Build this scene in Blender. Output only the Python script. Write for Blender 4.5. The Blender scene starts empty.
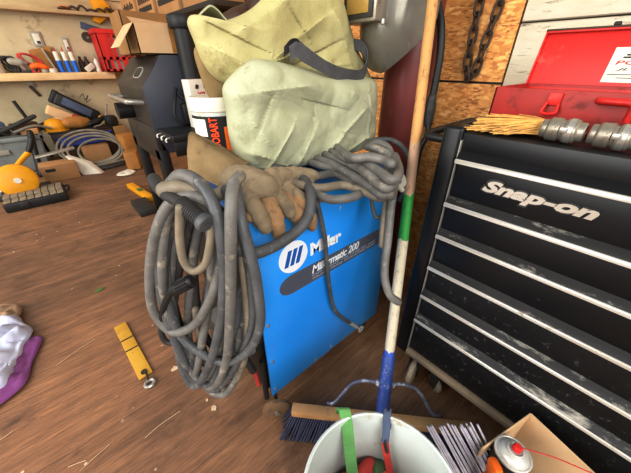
import bpy, bmesh, math, random
from mathutils import Vector, Matrix, noise
random.seed(7)
scene = bpy.context.scene
COL = scene.collection
ORG = {}

# ------------------------------------------------------------------ colour / materials
def lin(c):
    return tuple((x/255/12.92 if x/255 <= .04045 else ((x/255+.055)/1.055)**2.4) for x in c)

def hx(c, k=1.0):
    r = lin(c)
    return (r[0]*k, r[1]*k, r[2]*k, 1)

def mat(name, c1, c2=None, scale=8, rough=.6, metal=0., bump=0., bscale=None, stretch=(1, 1, 1),
        dirt=None, dscale=14, damt=.5, dstretch=(1, 1, 1), contrast=.25, trans=0., alpha=1., coat=0., detail=5, spec=.5):
    m = bpy.data.materials.new(name); m.use_nodes = True
    nt = m.node_tree; N = nt.nodes; L = nt.links
    b = N['Principled BSDF']
    b.inputs['Roughness'].default_value = rough
    b.inputs['Metallic'].default_value = metal
    b.inputs['Specular IOR Level'].default_value = spec
    if trans: b.inputs['Transmission Weight'].default_value = trans
    if alpha < 1: b.inputs['Alpha'].default_value = alpha
    if coat: b.inputs['Coat Weight'].default_value = coat
    if c2 is None: c2 = tuple(max(0, x*.82) for x in c1)
    tc = N.new('ShaderNodeTexCoord')
    mp = N.new('ShaderNodeMapping'); mp.inputs['Scale'].default_value = stretch
    L.new(tc.outputs['Object'], mp.inputs['Vector'])
    n = N.new('ShaderNodeTexNoise'); n.inputs['Scale'].default_value = scale; n.inputs['Detail'].default_value = detail
    n.inputs['Roughness'].default_value = .65
    L.new(mp.outputs[0], n.inputs['Vector'])
    r = N.new('ShaderNodeValToRGB')
    r.color_ramp.elements[0].position = .5-contrast; r.color_ramp.elements[0].color = hx(c2)
    r.color_ramp.elements[1].position = .5+contrast; r.color_ramp.elements[1].color = hx(c1)
    L.new(n.outputs['Fac'], r.inputs[0])
    col = r.outputs[0]
    if dirt:
        mp2 = N.new('ShaderNodeMapping'); mp2.inputs['Scale'].default_value = dstretch
        mp2.inputs['Location'].default_value = (3.1, 1.7, 5.3)
        L.new(tc.outputs['Object'], mp2.inputs['Vector'])
        n2 = N.new('ShaderNodeTexNoise'); n2.inputs['Scale'].default_value = dscale; n2.inputs['Detail'].default_value = 8
        n2.inputs['Roughness'].default_value = .75
        L.new(mp2.outputs[0], n2.inputs['Vector'])
        r2 = N.new('ShaderNodeValToRGB')
        r2.color_ramp.elements[0].position = .68-.3*damt; r2.color_ramp.elements[0].color = (0, 0, 0, 1)
        r2.color_ramp.elements[1].position = .80-.3*damt; r2.color_ramp.elements[1].color = (1, 1, 1, 1)
        L.new(n2.outputs['Fac'], r2.inputs[0])
        mx = N.new('ShaderNodeMix'); mx.data_type = 'RGBA'
        L.new(r2.outputs[0], mx.inputs[0]); L.new(col, mx.inputs[6]); mx.inputs[7].default_value = hx(dirt)
        col = mx.outputs[2]
        rr = N.new('ShaderNodeMapRange'); rr.inputs[3].default_value = rough; rr.inputs[4].default_value = max(rough, .75)
        L.new(r2.outputs[0], rr.inputs[0]); L.new(rr.outputs[0], b.inputs['Roughness'])
    L.new(col, b.inputs['Base Color'])
    if bump:
        bp = N.new('ShaderNodeBump'); bp.inputs['Strength'].default_value = bump; bp.inputs['Distance'].default_value = .004
        nb = N.new('ShaderNodeTexNoise'); nb.inputs['Scale'].default_value = bscale or scale*4; nb.inputs['Detail'].default_value = 4
        L.new(mp.outputs[0], nb.inputs['Vector']); L.new(nb.outputs['Fac'], bp.inputs['Height'])
        L.new(bp.outputs[0], b.inputs['Normal'])
    return m

def nodes(m):
    return m.node_tree.nodes, m.node_tree.links

def floor_mat():
    m = bpy.data.materials.new('worn_wood_floor'); m.use_nodes = True
    N, L = nodes(m); b = N['Principled BSDF']; b.inputs['Roughness'].default_value = .55
    tc = N.new('ShaderNodeTexCoord')
    def noise_(scale, st, det=6, ro=.65):
        mp = N.new('ShaderNodeMapping'); mp.inputs['Scale'].default_value = st
        L.new(tc.outputs['Object'], mp.inputs['Vector'])
        n = N.new('ShaderNodeTexNoise'); n.inputs['Scale'].default_value = scale; n.inputs['Detail'].default_value = det
        n.inputs['Roughness'].default_value = ro
        L.new(mp.outputs[0], n.inputs['Vector']); return n.outputs['Fac']
    def ramp(v, stops):
        r = N.new('ShaderNodeValToRGB'); e = r.color_ramp.elements
        while len(e) < len(stops): e.new(.5)
        for i, (p, c) in enumerate(stops): e[i].position = p; e[i].color = c
        L.new(v, r.inputs[0]); return r.outputs[0]
    def mix(f, a, c, mode='MIX'):
        x = N.new('ShaderNodeMix'); x.data_type = 'RGBA'; x.blend_type = mode
        for s, i in ((f, 0), (a, 6), (c, 7)):
            if isinstance(s, (tuple, float)): x.inputs[i].default_value = s
            else: L.new(s, x.inputs[i])
        return x.outputs[2]
    grain = ramp(noise_(9, (.35, 3.2, 1)), [(.3, hx((94, 66, 47))), (.5, hx((128, 93, 66))), (.68, hx((168, 127, 92)))])
    big = ramp(noise_(1.3, (1, 1, 1), 4), [(.36, hx((94, 65, 47))), (.62, hx((162, 119, 84)))])
    col = mix(.5, grain, big)
    fine = ramp(noise_(60, (.25, 2.4, 1), 4), [(.35, (.62, .62, .62, 1)), (.6, (1.12, 1.12, 1.12, 1))])
    col = mix(.7, col, fine, 'MULTIPLY')
    # dusty worn patches
    dust = ramp(noise_(5, (.8, 1.6, 1), 8, .75), [(.55, (0, 0, 0, 1)), (.75, (.5, .5, .5, 1))])
    col = mix(dust, col, hx((178, 136, 104)))
    dark = ramp(noise_(3.3, (1, 1.5, 1), 7, .7), [(.56, (0, 0, 0, 1)), (.7, (.75, .75, .75, 1))])
    col = mix(dark, col, hx((74, 45, 32)))
    # plank seams (boards run along x)
    sp = N.new('ShaderNodeSeparateXYZ'); L.new(tc.outputs['Object'], sp.inputs[0])
    m1 = N.new('ShaderNodeMath'); m1.operation = 'MULTIPLY_ADD'; L.new(sp.outputs[1], m1.inputs[0]); m1.inputs[1].default_value = 1/.305; m1.inputs[2].default_value = 20.05
    m2 = N.new('ShaderNodeMath'); m2.operation = 'FRACT'; L.new(m1.outputs[0], m2.inputs[0])
    seam = ramp(m2.outputs[0], [(.0, (.55, .55, .55, 1)), (.006, (.55, .55, .55, 1)), (.012, (0, 0, 0, 1))])
    col = mix(seam, col, hx((52, 32, 22)))
    # paint flecks
    v = N.new('ShaderNodeTexVoronoi'); v.inputs['Scale'].default_value = 16; L.new(tc.outputs['Object'], v.inputs['Vector'])
    fl = ramp(v.outputs['Distance'], [(.0, (1, 1, 1, 1)), (.07, (1, 1, 1, 1)), (.1, (0, 0, 0, 1))])
    msk = ramp(noise_(4, (1, 1, 1), 3), [(.50, (0, 0, 0, 1)), (.55, (.9, .9, .9, 1))])
    fl2 = mix(1.0, fl, msk, 'MULTIPLY')
    col = mix(fl2, col, hx((205, 188, 165)))
    L.new(col, b.inputs['Base Color'])
    bp = N.new('ShaderNodeBump'); bp.inputs['Strength'].default_value = .35; bp.inputs['Distance'].default_value = .004
    L.new(noise_(40, (.3, 2.5, 1), 6), bp.inputs['Height']); L.new(bp.outputs[0], b.inputs['Normal'])
    return m

def osb_mat():
    m = bpy.data.materials.new('strand_board'); m.use_nodes = True
    N, L = nodes(m); b = N['Principled BSDF']; b.inputs['Roughness'].default_value = .6
    tc = N.new('ShaderNodeTexCoord')
    def vor(rot, st, scale):
        mp = N.new('ShaderNodeMapping'); mp.inputs['Rotation'].default_value = rot; mp.inputs['Scale'].default_value = st
        L.new(tc.outputs['Object'], mp.inputs['Vector'])
        # wobble
        n = N.new('ShaderNodeTexNoise'); n.inputs['Scale'].default_value = 14
        L.new(mp.outputs[0], n.inputs['Vector'])
        mx = N.new('ShaderNodeMix'); mx.data_type = 'VECTOR'; mx.inputs[0].default_value = .03
        L.new(mp.outputs[0], mx.inputs[4]); L.new(n.outputs['Color'], mx.inputs[5])
        v = N.new('ShaderNodeTexVoronoi'); v.inputs['Scale'].default_value = scale
        L.new(mx.outputs[1], v.inputs['Vector'])
        s = N.new('ShaderNodeSeparateColor'); L.new(v.outputs['Color'], s.inputs[0]); return s.outputs[0]
    def ramp(v, stops):
        r = N.new('ShaderNodeValToRGB'); e = r.color_ramp.elements
        while len(e) < len(stops): e.new(.5)
        for i, (p, c) in enumerate(stops): e[i].position = p; e[i].color = c
        L.new(v, r.inputs[0]); return r.outputs[0]
    a = ramp(vor((.5, 0, 0), (1, 1, 2.6), 46), [(0, hx((196, 130, 64))), (.35, hx((218, 154, 80))), (.7, hx((234, 176, 100))), (1, hx((246, 202, 132)))])
    c = ramp(vor((-.9, 0, 0), (1, 1, 3.4), 64), [(0, hx((160, 98, 44))), (.3, hx((208, 142, 70))), (1, hx((240, 188, 112)))])
    x = N.new('ShaderNodeMix'); x.data_type = 'RGBA'
    n = N.new('ShaderNodeTexNoise'); n.inputs['Scale'].default_value = 17; n.inputs['Detail'].default_value = 4; L.new(tc.outputs['Object'], n.inputs['Vector'])
    L.new(ramp(n.outputs['Fac'], [(.45, (0, 0, 0, 1)), (.55, (1, 1, 1, 1))]), x.inputs[0]); L.new(a, x.inputs[6]); L.new(c, x.inputs[7])
    L.new(x.outputs[2], b.inputs['Base Color'])
    bp = N.new('ShaderNodeBump'); bp.inputs['Strength'].default_value = .3; bp.inputs['Distance'].default_value = .003
    L.new(x.outputs[2], bp.inputs['Height']); L.new(bp.outputs[0], b.inputs['Normal'])
    return m

def zband_mat(name, bands, rough=.6):
    """wood pole painted in bands: (z start, colour)"""
    m = bpy.data.materials.new(name); m.use_nodes = True
    N, L = nodes(m); b = N['Principled BSDF']; b.inputs['Roughness'].default_value = rough
    tc = N.new('ShaderNodeTexCoord'); sp = N.new('ShaderNodeSeparateXYZ'); L.new(tc.outputs['Object'], sp.inputs[0])
    n = N.new('ShaderNodeTexNoise'); n.inputs['Scale'].default_value = 60; n.inputs['Detail'].default_value = 5; L.new(tc.outputs['Object'], n.inputs['Vector'])
    ma = N.new('ShaderNodeMath'); ma.operation = 'MULTIPLY_ADD'; L.new(n.outputs['Fac'], ma.inputs[0]); ma.inputs[1].default_value = .03; 
    L.new(sp.outputs[2], ma.inputs[2])
    dv = N.new('ShaderNodeMath'); dv.operation = 'DIVIDE'; L.new(ma.outputs[0], dv.inputs[0]); dv.inputs[1].default_value = 1.5
    r = N.new('ShaderNodeValToRGB'); r.color_ramp.interpolation = 'CONSTANT'; e = r.color_ramp.elements
    while len(e) < len(bands): e.new(.5)
    for i, (z, c) in enumerate(bands): e[i].position = min(1, (z+.015)/1.5); e[i].color = hx(c)
    L.new(dv.outputs[0], r.inputs[0])
    mp = N.new('ShaderNodeMapping'); mp.inputs['Scale'].default_value = (3, 3, .6); L.new(tc.outputs['Object'], mp.inputs[0])
    n2 = N.new('ShaderNodeTexNoise'); n2.inputs['Scale'].default_value = 30; n2.inputs['Detail'].default_value = 8; n2.inputs['Roughness'].default_value = .75; L.new(mp.outputs[0], n2.inputs['Vector'])
    r2 = N.new('ShaderNodeValToRGB'); r2.color_ramp.elements[0].position = .32; r2.color_ramp.elements[0].color = (.35, .28, .22, 1); r2.color_ramp.elements[1].position = .46; r2.color_ramp.elements[1].color = (1, 1, 1, 1)
    L.new(n2.outputs['Fac'], r2.inputs[0])
    x = N.new('ShaderNodeMix'); x.data_type = 'RGBA'; x.blend_type = 'MULTIPLY'; x.inputs[0].default_value = .8
    L.new(r.outputs[0], x.inputs[6]); L.new(r2.outputs[0], x.inputs[7]); L.new(x.outputs[2], b.inputs['Base Color'])
    return m

# ------------------------------------------------------------------ geometry collector
def catmull(pts, n=6, closed=False):
    P = [Vector(p) for p in pts]; out = []
    if len(P) < 3 and not closed:
        return P
    cnt = len(P) if closed else len(P)-1
    for i in range(cnt):
        if closed:
            a, b, c, d = P[i-1], P[i], P[(i+1) % len(P)], P[(i+2) % len(P)]
        else:
            b, c = P[i], P[i+1]
            a = P[i-1] if i else b*2-c
            d = P[i+2] if i+2 < len(P) else c*2-b
        for k in range(n):
            t = k/n
            out.append(.5*((2*b)+(c-a)*t+(2*a-5*b+4*c-d)*t*t+(3*b-a-3*c+d)*t**3))
    if not closed: out.append(P[-1])
    return out

def rotm(rx=0, ry=0, rz=0):
    return Matrix.Rotation(rz, 3, 'Z') @ Matrix.Rotation(ry, 3, 'Y') @ Matrix.Rotation(rx, 3, 'X')

class MB:
    def __init__(s): s.bm = bmesh.new()
    def box(s, lo, hi, bev=0., R=None, seg=2):
        """axis box from lo to hi; R turns it about its centre"""
        lo, hi = Vector(lo), Vector(hi); c = (lo+hi)/2; h = (hi-lo)/2
        vs = []
        for x in (-1, 1):
            for y in (-1, 1):
                for z in (-1, 1):
                    v = Vector((x*h.x, y*h.y, z*h.z))
                    if R is not None: v = R @ v
                    vs.append(s.bm.verts.new(c+v))
        fs = [s.bm.faces.new([vs[i] for i in f]) for f in ((0, 1, 3, 2), (4, 6, 7, 5), (0, 4, 5, 1), (2, 3, 7, 6), (0, 2, 6, 4), (1, 5, 7, 3))]
        if bev: s._bev(fs, bev, seg)
        return s
    def cbox(s, c, size, R=None, bev=0., seg=2):
        c = Vector(c); h = Vector(size)/2
        return s.box(c-h, c+h, bev, R, seg)
    def _bev(s, fs, bev, seg=2):
        es = list({e for f in fs for e in f.edges})
        bmesh.ops.bevel(s.bm, geom=es, offset=bev, segments=seg, affect='EDGES', profile=.5, clamp_overlap=True)
    def hexa(s, p, bev=0., seg=2):
        """8 points: bottom 4 (ccw) then top 4"""
        vs = [s.bm.verts.new(Vector(q)) for q in p]
        fs = [s.bm.faces.new([vs[i] for i in f]) for f in ((3, 2, 1, 0), (4, 5, 6, 7), (0, 1, 5, 4), (1, 2, 6, 5), (2, 3, 7, 6), (3, 0, 4, 7))]
        if bev: s._bev(fs, bev, seg)
        return s
    def prism(s, poly, ext, bev=0., seg=2):
        ext = Vector(ext); a = [s.bm.verts.new(Vector(p)) for p in poly]; b = [s.bm.verts.new(Vector(p)+ext) for p in poly]
        n = len(poly)
        fs = [s.bm.faces.new(a[::-1]), s.bm.faces.new(b)]
        for i in range(n): fs.append(s.bm.faces.new((a[i], a[(i+1) % n], b[(i+1) % n], b[i])))
        if bev: s._bev(fs, bev, seg)
        return s
    def tube(s, pts, r, seg=10, closed=False, n=6, smooth=True, round_=False, flat=1.0):
        P = catmull(pts, n, closed) if smooth else [Vector(p) for p in pts]
        m = len(P)
        if isinstance(r, (list, tuple)):
            rr = []
            for i in range(m):
                t = i/(m-1)*(len(r)-1); k = min(int(t), len(r)-2); rr.append(r[k]+(r[k+1]-r[k])*(t-k))
        else: rr = [r]*m
        if round_ and not closed:
            def ends(P, rr):
                d = (P[0]-P[1]).normalized(); r0 = rr[0]; A = []; B = []
                for k in range(1, 4):
                    a = k*math.pi/2/3.3
                    A.insert(0, P[0]+d*r0*math.sin(a)); B.insert(0, r0*math.cos(a))
                return A+P, B+rr
            P, rr = ends(P, rr); P, rr = ends(P[::-1], rr[::-1]); m = len(P)
        T = []
        for i in range(m):
            a = P[i-1] if (i or closed) else P[i]; b = P[(i+1) % m] if (i < m-1 or closed) else P[i]
            t = b-a; T.append(t.normalized() if t.length > 1e-9 else Vector((0, 0, 1)))
        u = T[0].orthogonal().normalized(); rings = []
        for i in range(m):
            u = (u-T[i]*u.dot(T[i])); u = u.normalized() if u.length > 1e-6 else T[i].orthogonal().normalized()
            v = T[i].cross(u)
            rings.append([s.bm.verts.new(P[i]+(u*math.cos(2*math.pi*k/seg)+v*math.sin(2*math.pi*k/seg)*flat)*rr[i]) for k in range(seg)])
        for i in range(m if closed else m-1):
            A, B = rings[i], rings[(i+1) % m]
            sh = 0
            if closed and i == m-1:
                sh = min(range(seg), key=lambda q: (A[0].co-B[q].co).length)
            for k in range(seg):
                s.bm.faces.new((A[k], A[(k+1) % seg], B[(k+1+sh) % seg], B[(k+sh) % seg]))
        if not closed:
            s.bm.faces.new(rings[0][::-1]); s.bm.faces.new(rings[-1])
        return s
    def cyl(s, a, b, r, seg=20, r2=None):
        return s.tube([a, b], [r, r if r2 is None else r2], seg, smooth=False)
    def lathe(s, prof, c=(0, 0, 0), R=None, seg=32, a0=0., a1=None, cap=True):
        """profile of (radius, height) spun about z then turned by R and moved to c"""
        c = Vector(c); full = a1 is None; a1 = 2*math.pi if full else a1
        m = seg if full else seg+1; rings = []
        for (r, z) in prof:
            ring = []
            for k in range(m):
                a = a0+(a1-a0)*k/seg; v = Vector((r*math.cos(a), r*math.sin(a), z))
                if R is not None: v = R @ v
                ring.append(s.bm.verts.new(c+v))
            rings.append(ring)
        for A, B in zip(rings, rings[1:]):
            for k in range(seg):
                s.bm.faces.new((A[k], A[(k+1) % m], B[(k+1) % m], B[k]))
        if cap and full:
            if prof[0][0] > 1e-5: s.bm.faces.new(rings[0][::-1])
            if prof[-1][0] > 1e-5: s.bm.faces.new(rings[-1])
        return s
    def ell(s, c, rad, R=None, seg=20):
        prof = [(max(1e-6, math.cos(a)), math.sin(a)) for a in [(-math.pi/2)+math.pi*i/12 for i in range(13)]]
        S = Matrix.Diagonal(Vector(rad)); M = (R @ S) if R is not None else S
        return s.lathe(prof, c, M, seg, cap=False)
    def ribbon(s, pts, wid, th=.003, n=6, smooth=True):
        """flat band along pts; wid = one width vector or one per point"""
        P = catmull(pts, n) if smooth else [Vector(p) for p in pts]
        W0 = [Vector(w) for w in wid] if isinstance(wid[0], (tuple, list, Vector)) else [Vector(wid)]*len(pts)
        W = catmull(W0, n) if smooth else W0
        if len(W) != len(P): W = [W0[min(int(i/(len(P)-1)*(len(W0)-1)+.5), len(W0)-1)] for i in range(len(P))]
        rows = []
        for i, p in enumerate(P):
            t = (P[min(i+1, len(P)-1)]-P[max(i-1, 0)]).normalized(); w = W[i]; nn = t.cross(w).normalized()*th/2
            rows.append([s.bm.verts.new(q) for q in (p-w/2-nn, p+w/2-nn, p+w/2+nn, p-w/2+nn)])
        for A, B in zip(rows, rows[1:]):
            for k in range(4): s.bm.faces.new((A[k], A[(k+1) % 4], B[(k+1) % 4], B[k]))
        s.bm.faces.new(rows[0][::-1]); s.bm.faces.new(rows[-1]); return s
    def pillow(s, outline, nrm, tf, tb, rings=22, p=2.5, q=2., nseg=8, wr=.01, ws=9., seed=0., zmin=None, ridge=None, centre=None, flatz=None):
        """cushion with a given outline: bulges tf along +nrm and tb along -nrm, with cloth wrinkles"""
        O = catmull(outline, nseg, True); nrm = Vector(nrm).normalized(); m = len(O)
        c = Vector(centre) if centre else sum(O, Vector())/m
        def side(sgn, T):
            out = []
            for j in range(rings):
                r = j/rings
                row = []
                for o in O:
                    b = c+(o-c)*r
                    d = T*max(0, 1-r**p)**(1/q)
                    k = min(1, (1-r)*6)
                    w = noise.noise(b*ws+Vector((seed, 0, 0)))*wr+noise.noise(b*ws*2.3+Vector((0, seed, 0)))*wr*.5
                    w += (abs(noise.noise(b*ws*.8+Vector((seed, 3, 1))))-.25)*wr*1.6
                    if ridge: d += ridge(b, r)*k
                    row.append(b+nrm*sgn*(d+w*k))
                out.append(row)
            return out
        def fix(v):
            if zmin is not None and v.z < zmin: v = Vector((v.x, v.y, zmin))
            return s.bm.verts.new(v)
        rim = [fix(o) for o in O]
        for sgn, T in ((1, tf), (-1, tb)):
            G = side(sgn, T); cv = fix(G[0][0]); prev = None
            V = [[fix(v) for v in row] for row in G[1:]]+[rim]
            for k in range(m):
                f = (cv, V[0][k], V[0][(k+1) % m]); s.bm.faces.new(f if sgn > 0 else f[::-1])
            for A, B in zip(V, V[1:]):
                for k in range(m):
                    f = (A[k], B[k], B[(k+1) % m], A[(k+1) % m]); s.bm.faces.new(f if sgn > 0 else f[::-1])
        return s
    def sheet(s, f, nu, nv, th=.0):
        """grid surface f(u, v) with u, v in 0..1, thickened downward by th along -z"""
        V = [[s.bm.verts.new(Vector(f(i/nu, j/nv))) for j in range(nv+1)] for i in range(nu+1)]
        fs = []
        for i in range(nu):
            for j in range(nv): fs.append(s.bm.faces.new((V[i][j], V[i+1][j], V[i+1][j+1], V[i][j+1])))
        if th: bmesh.ops.solidify(s.bm, geom=fs, thickness=th)
        return s
    def build(s, name, m, parent=None, angle=38, recalc=True):
        bm = s.bm
        if recalc: bmesh.ops.recalc_face_normals(bm, faces=bm.faces)
        if parent is not None: org = ORG[parent]
        else:
            xs = [v.co for v in bm.verts]
            org = Vector(((min(v.x for v in xs)+max(v.x for v in xs))/2, (min(v.y for v in xs)+max(v.y for v in xs))/2, min(v.z for v in xs)))
        for v in bm.verts: v.co -= org
        me = bpy.data.meshes.new(name); bm.to_mesh(me); bm.free()
        me.materials.append(m)
        me.shade_smooth()
        try: me.set_sharp_from_angle(angle=math.radians(angle))
        except Exception: pass
        o = bpy.data.objects.new(name, me); COL.objects.link(o)
        if parent is not None: o.parent = parent
        else: o.location = org
        ORG[o] = org
        return o

def remesh(o, vox=.004, smooth=6):
    """melt the overlapping volumes of a mesh into one continuous skin"""
    md = o.modifiers.new('r', 'REMESH'); md.mode = 'VOXEL'; md.voxel_size = vox
    ms = o.modifiers.new('s', 'SMOOTH'); ms.iterations = smooth; ms.factor = .5
    dg = bpy.context.evaluated_depsgraph_get()
    me = bpy.data.meshes.new_from_object(o.evaluated_get(dg))
    o.modifiers.clear(); old = o.data; o.data = me
    if not me.materials: me.materials.append(old.materials[0])
    me.shade_smooth(); return o

def tag(o, label, cat, group=None, kind=None):
    o['label'] = label; o['category'] = cat
    if group: o['group'] = group
    if kind: o['kind'] = kind
    return o

def thing(name, label, cat, loc=(0, 0, 0), group=None):
    o = bpy.data.objects.new(name, None); COL.objects.link(o); o.location = loc; o.empty_display_size = .05
    ORG[o] = Vector(loc); return tag(o, label, cat, group)

def struct(o):
    o['kind'] = 'structure'; return o

def dup(root, delta, label=None, name=None):
    r = root.copy(); COL.objects.link(r); r.location = root.location+Vector(delta); ORG[r] = ORG[root]+Vector(delta)
    if label: r['label'] = label
    def rec(a, b):
        for ch in list(a.children):
            c = ch.copy(); COL.objects.link(c); c.parent = b; rec(ch, c)
    rec(root, r); return r

def lettering(txt, origin, xd, yd, height, width, m, parent, name='lettering', shear=0., bold=.0, ext=.0008, spacing=1.):
    """solid letters standing on a surface: origin = lower left corner, fitted to width x cap height"""
    cu = bpy.data.curves.new(name, 'FONT'); cu.body = txt; cu.size = 1; cu.shear = shear; cu.offset = bold; cu.extrude = .0; cu.space_character = spacing
    cu.resolution_u = 3
    t = bpy.data.objects.new(name, cu); COL.objects.link(t)
    dg = bpy.context.evaluated_depsgraph_get()
    me = bpy.data.meshes.new_from_object(t.evaluated_get(dg))
    bpy.data.objects.remove(t); bpy.data.curves.remove(cu)
    xs = [v.co.x for v in me.vertices]; ys = [v.co.y for v in me.vertices]
    x0, x1, y0, y1 = min(xs), max(xs), min(ys), max(ys)
    sx = width/(x1-x0); sy = height/(y1-y0)
    xd, yd = Vector(xd).normalized(), Vector(yd).normalized(); zd = xd.cross(yd)
    bm = bmesh.new(); bm.from_mesh(me); bpy.data.meshes.remove(me)
    r = bmesh.ops.extrude_face_region(bm, geom=list(bm.faces))
    tops = {v for v in r['geom'] if isinstance(v, bmesh.types.BMVert)}
    for v in bm.verts:
        v.co = Vector(origin)+xd*(v.co.x-x0)*sx+yd*(v.co.y-y0)*sy+zd*(ext if v in tops else 0)
    mb = MB(); mb.bm.free(); mb.bm = bm
    return mb.build(name, m, parent)

# ================================================================== materials
M = {}
M['floor'] = floor_mat(); M['osb'] = osb_mat()
M['wall'] = mat('cream_wall_paint', (206, 194, 164), (178, 166, 134), 2.2, .8, dirt=(140, 126, 94), dscale=3, damt=.4)
M['planks'] = mat('white_wall_boards', (222, 214, 194), (190, 176, 150), 6, .7, bump=.3, stretch=(1, .5, 2), dirt=(84, 66, 48), dscale=26, damt=.42, dstretch=(1, .4, 3))
M['shelfwood'] = mat('pale_shelf_wood', (236, 216, 176), (206, 176, 130), 10, .7, stretch=(.4, 2, 2), dirt=(190, 120, 60), dscale=9, damt=.3)
M['ledge'] = mat('pale_ledge', (206, 186, 148), (170, 148, 112), 6, .7, stretch=(.4, 1, 2))
M['darkgap'] = mat('dark_gap', (52, 38, 24), (34, 24, 16), 9)
M['blue'] = mat('blue_enamel', (44, 164, 244), (30, 148, 232), 3, .36, coat=.2, dirt=(120, 176, 214), dscale=30, damt=.16)
M['bluetop'] = mat('dusty_blue_enamel', (12, 104, 184), (24, 88, 146), 5, .5, dirt=(70, 70, 70), dscale=9, damt=.65)
M['stripe'] = mat('charcoal_decal', (92, 96, 110), (84, 88, 102), 8, .5)
M['white_ink'] = mat('white_ink', (240, 242, 244), (228, 232, 238), 20, .5)
M['pale_ink'] = mat('pale_ink', (176, 184, 198), (160, 168, 182), 30, .5)
M['bluebar'] = mat('blue_ink', (20, 100, 180), (16, 92, 170), 12, .45)
M['black'] = mat('black_plastic', (26, 25, 25), (16, 15, 15), 9, .5, dirt=(74, 66, 56), dscale=18, damt=.22)
M['darkgrey'] = mat('dark_grey_metal', (56, 54, 52), (38, 36, 35), 9, .5, dirt=(104, 92, 76), dscale=16, damt=.3)
M['rubber'] = mat('grey_cable_rubber', (132, 129, 123), (84, 82, 79), 12, .55, bump=.2, dirt=(160, 150, 132), dscale=26, damt=.42)
M['rubber2'] = mat('slate_cable_rubber', (104, 105, 106), (62, 64, 66), 12, .5, bump=.2, dirt=(146, 140, 128), dscale=30, damt=.40)
M['rubber3'] = mat('tan_cable_rubber', (156, 144, 124), (108, 98, 84), 10, .6, bump=.2, dirt=(86, 80, 72), dscale=22, damt=.4)
M['darkrub'] = mat('dark_ribbed_rubber', (64, 60, 58), (42, 40, 40), 12, .65, dirt=(120, 108, 96), dscale=22, damt=.35)
M['steel'] = mat('dull_steel', (196, 193, 186), (146, 141, 132), 9, .36, .6, dirt=(112, 96, 74), dscale=20, damt=.3)
M['silver'] = mat('worn_cast_aluminium', (178, 172, 160), (128, 120, 106), 8, .42, .6, bump=.15, dirt=(92, 76, 54), dscale=16, damt=.35)
M['tin'] = mat('bright_tinned_metal', (222, 220, 214), (186, 182, 172), 20, .35, .25)
M['chrome'] = mat('bright_trim', (224, 220, 212), (192, 186, 174), 12, .3, .5, stretch=(1, .3, 1), dirt=(120, 106, 84), dscale=16, damt=.25)
M['canvas'] = mat('pale_green_canvas', (190, 192, 166), (164, 166, 138), 4, .8, bump=.3, bscale=150, dirt=(142, 136, 106), dscale=6, damt=.40)
M['canvas2'] = mat('olive_cream_canvas', (200, 194, 150), (166, 158, 108), 4, .8, bump=.3, bscale=150, dirt=(138, 124, 82), dscale=6, damt=.40)
M['canvas3'] = mat('tan_canvas_side', (158, 136, 94), (128, 108, 70), 4, .85, bump=.25, bscale=170)
M['webbing'] = mat('grey_webbing', (98, 98, 100), (72, 72, 75), 30, .8, bump=.4, bscale=220)
M['leather'] = mat('worn_grey_leather', (158, 142, 116), (118, 104, 82), 6, .85, bump=.8, bscale=40, dirt=(88, 74, 56), dscale=11, damt=.38)
M['leather2'] = mat('brown_leather', (172, 140, 102), (134, 106, 72), 6, .85, bump=.8, bscale=40, dirt=(102, 80, 56), dscale=12, damt=.36)
M['cuff'] = mat('tan_leather_cuff', (206, 184, 142), (166, 142, 102), 7, .85, bump=.7, bscale=44, dirt=(128, 104, 70), dscale=10, damt=.42)
M['maroon'] = mat('maroon_cylinder_paint', (132, 62, 56), (104, 44, 40), 4, .38, dirt=(158, 112, 100), dscale=9, damt=.25, dstretch=(1, 1, .4))
M['helmet'] = mat('grey_helmet_shell', (196, 192, 178), (146, 142, 130), 3, .26, .3, coat=.4, dirt=(120, 112, 94), dscale=8, damt=.35)
M['amber'] = mat('amber_lens', (176, 148, 76), (146, 118, 56), 6, .25)
M['iron'] = mat('rusty_iron', (92, 74, 58), (58, 46, 38), 26, .6, .4, bump=.3, dirt=(130, 84, 48), dscale=30, damt=.35)
M['chest'] = mat('black_chest_enamel', (15, 15, 18), (8, 8, 10), 4, .36, dirt=(62, 60, 60), dscale=40, damt=.12, spec=.4)
M['chestdirty'] = mat('dusty_black_enamel', (15, 15, 17), (8, 8, 9), 5, .48, dirt=(88, 85, 82), dscale=52, damt=.33, spec=.4)
M['chestside'] = mat('navy_chest_side', (24, 34, 62), (14, 18, 32), 3, .3, coat=.4)
M['dustlip'] = mat('dusty_drawer_lip', (44, 42, 40), (22, 21, 21), 10, .6, stretch=(1, .5, 1), dirt=(176, 170, 158), dscale=10, damt=.55, dstretch=(1, .4, 1))
M['railwood'] = mat('dusty_base_rail', (158, 140, 114), (120, 102, 80), 9, .7, stretch=(1, .4, 1), dirt=(74, 60, 46), dscale=16, damt=.3)
M['red'] = mat('red_case_enamel', (206, 40, 30), (178, 28, 22), 4, .45, dirt=(226, 112, 90), dscale=6, damt=.28)
M['reddark'] = mat('dusty_red_enamel', (176, 40, 28), (140, 28, 20), 6, .5, dirt=(96, 40, 26), dscale=9, damt=.45)
M['redplastic'] = mat('red_crate_plastic', (216, 46, 36), (186, 30, 26), 5, .45)
M['paper'] = mat('white_label_paper', (222, 218, 206), (204, 198, 184), 9, .7)
M['ink'] = mat('dark_ink', (46, 42, 40), (36, 32, 30), 12, .6)
M['redink'] = mat('red_ink', (206, 40, 32), (190, 34, 26), 12, .6)
M['straw'] = mat('yellow_straw', (228, 190, 116), (186, 138, 66), 40, .75, stretch=(1, 1, 1))
M['pole'] = zband_mat('banded_broom_pole', [(0, (58, 92, 176)), (.312, (196, 186, 164)), (.617, (44, 150, 62)), (.735, (186, 154, 126)), (.86, (190, 148, 94))])
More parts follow.
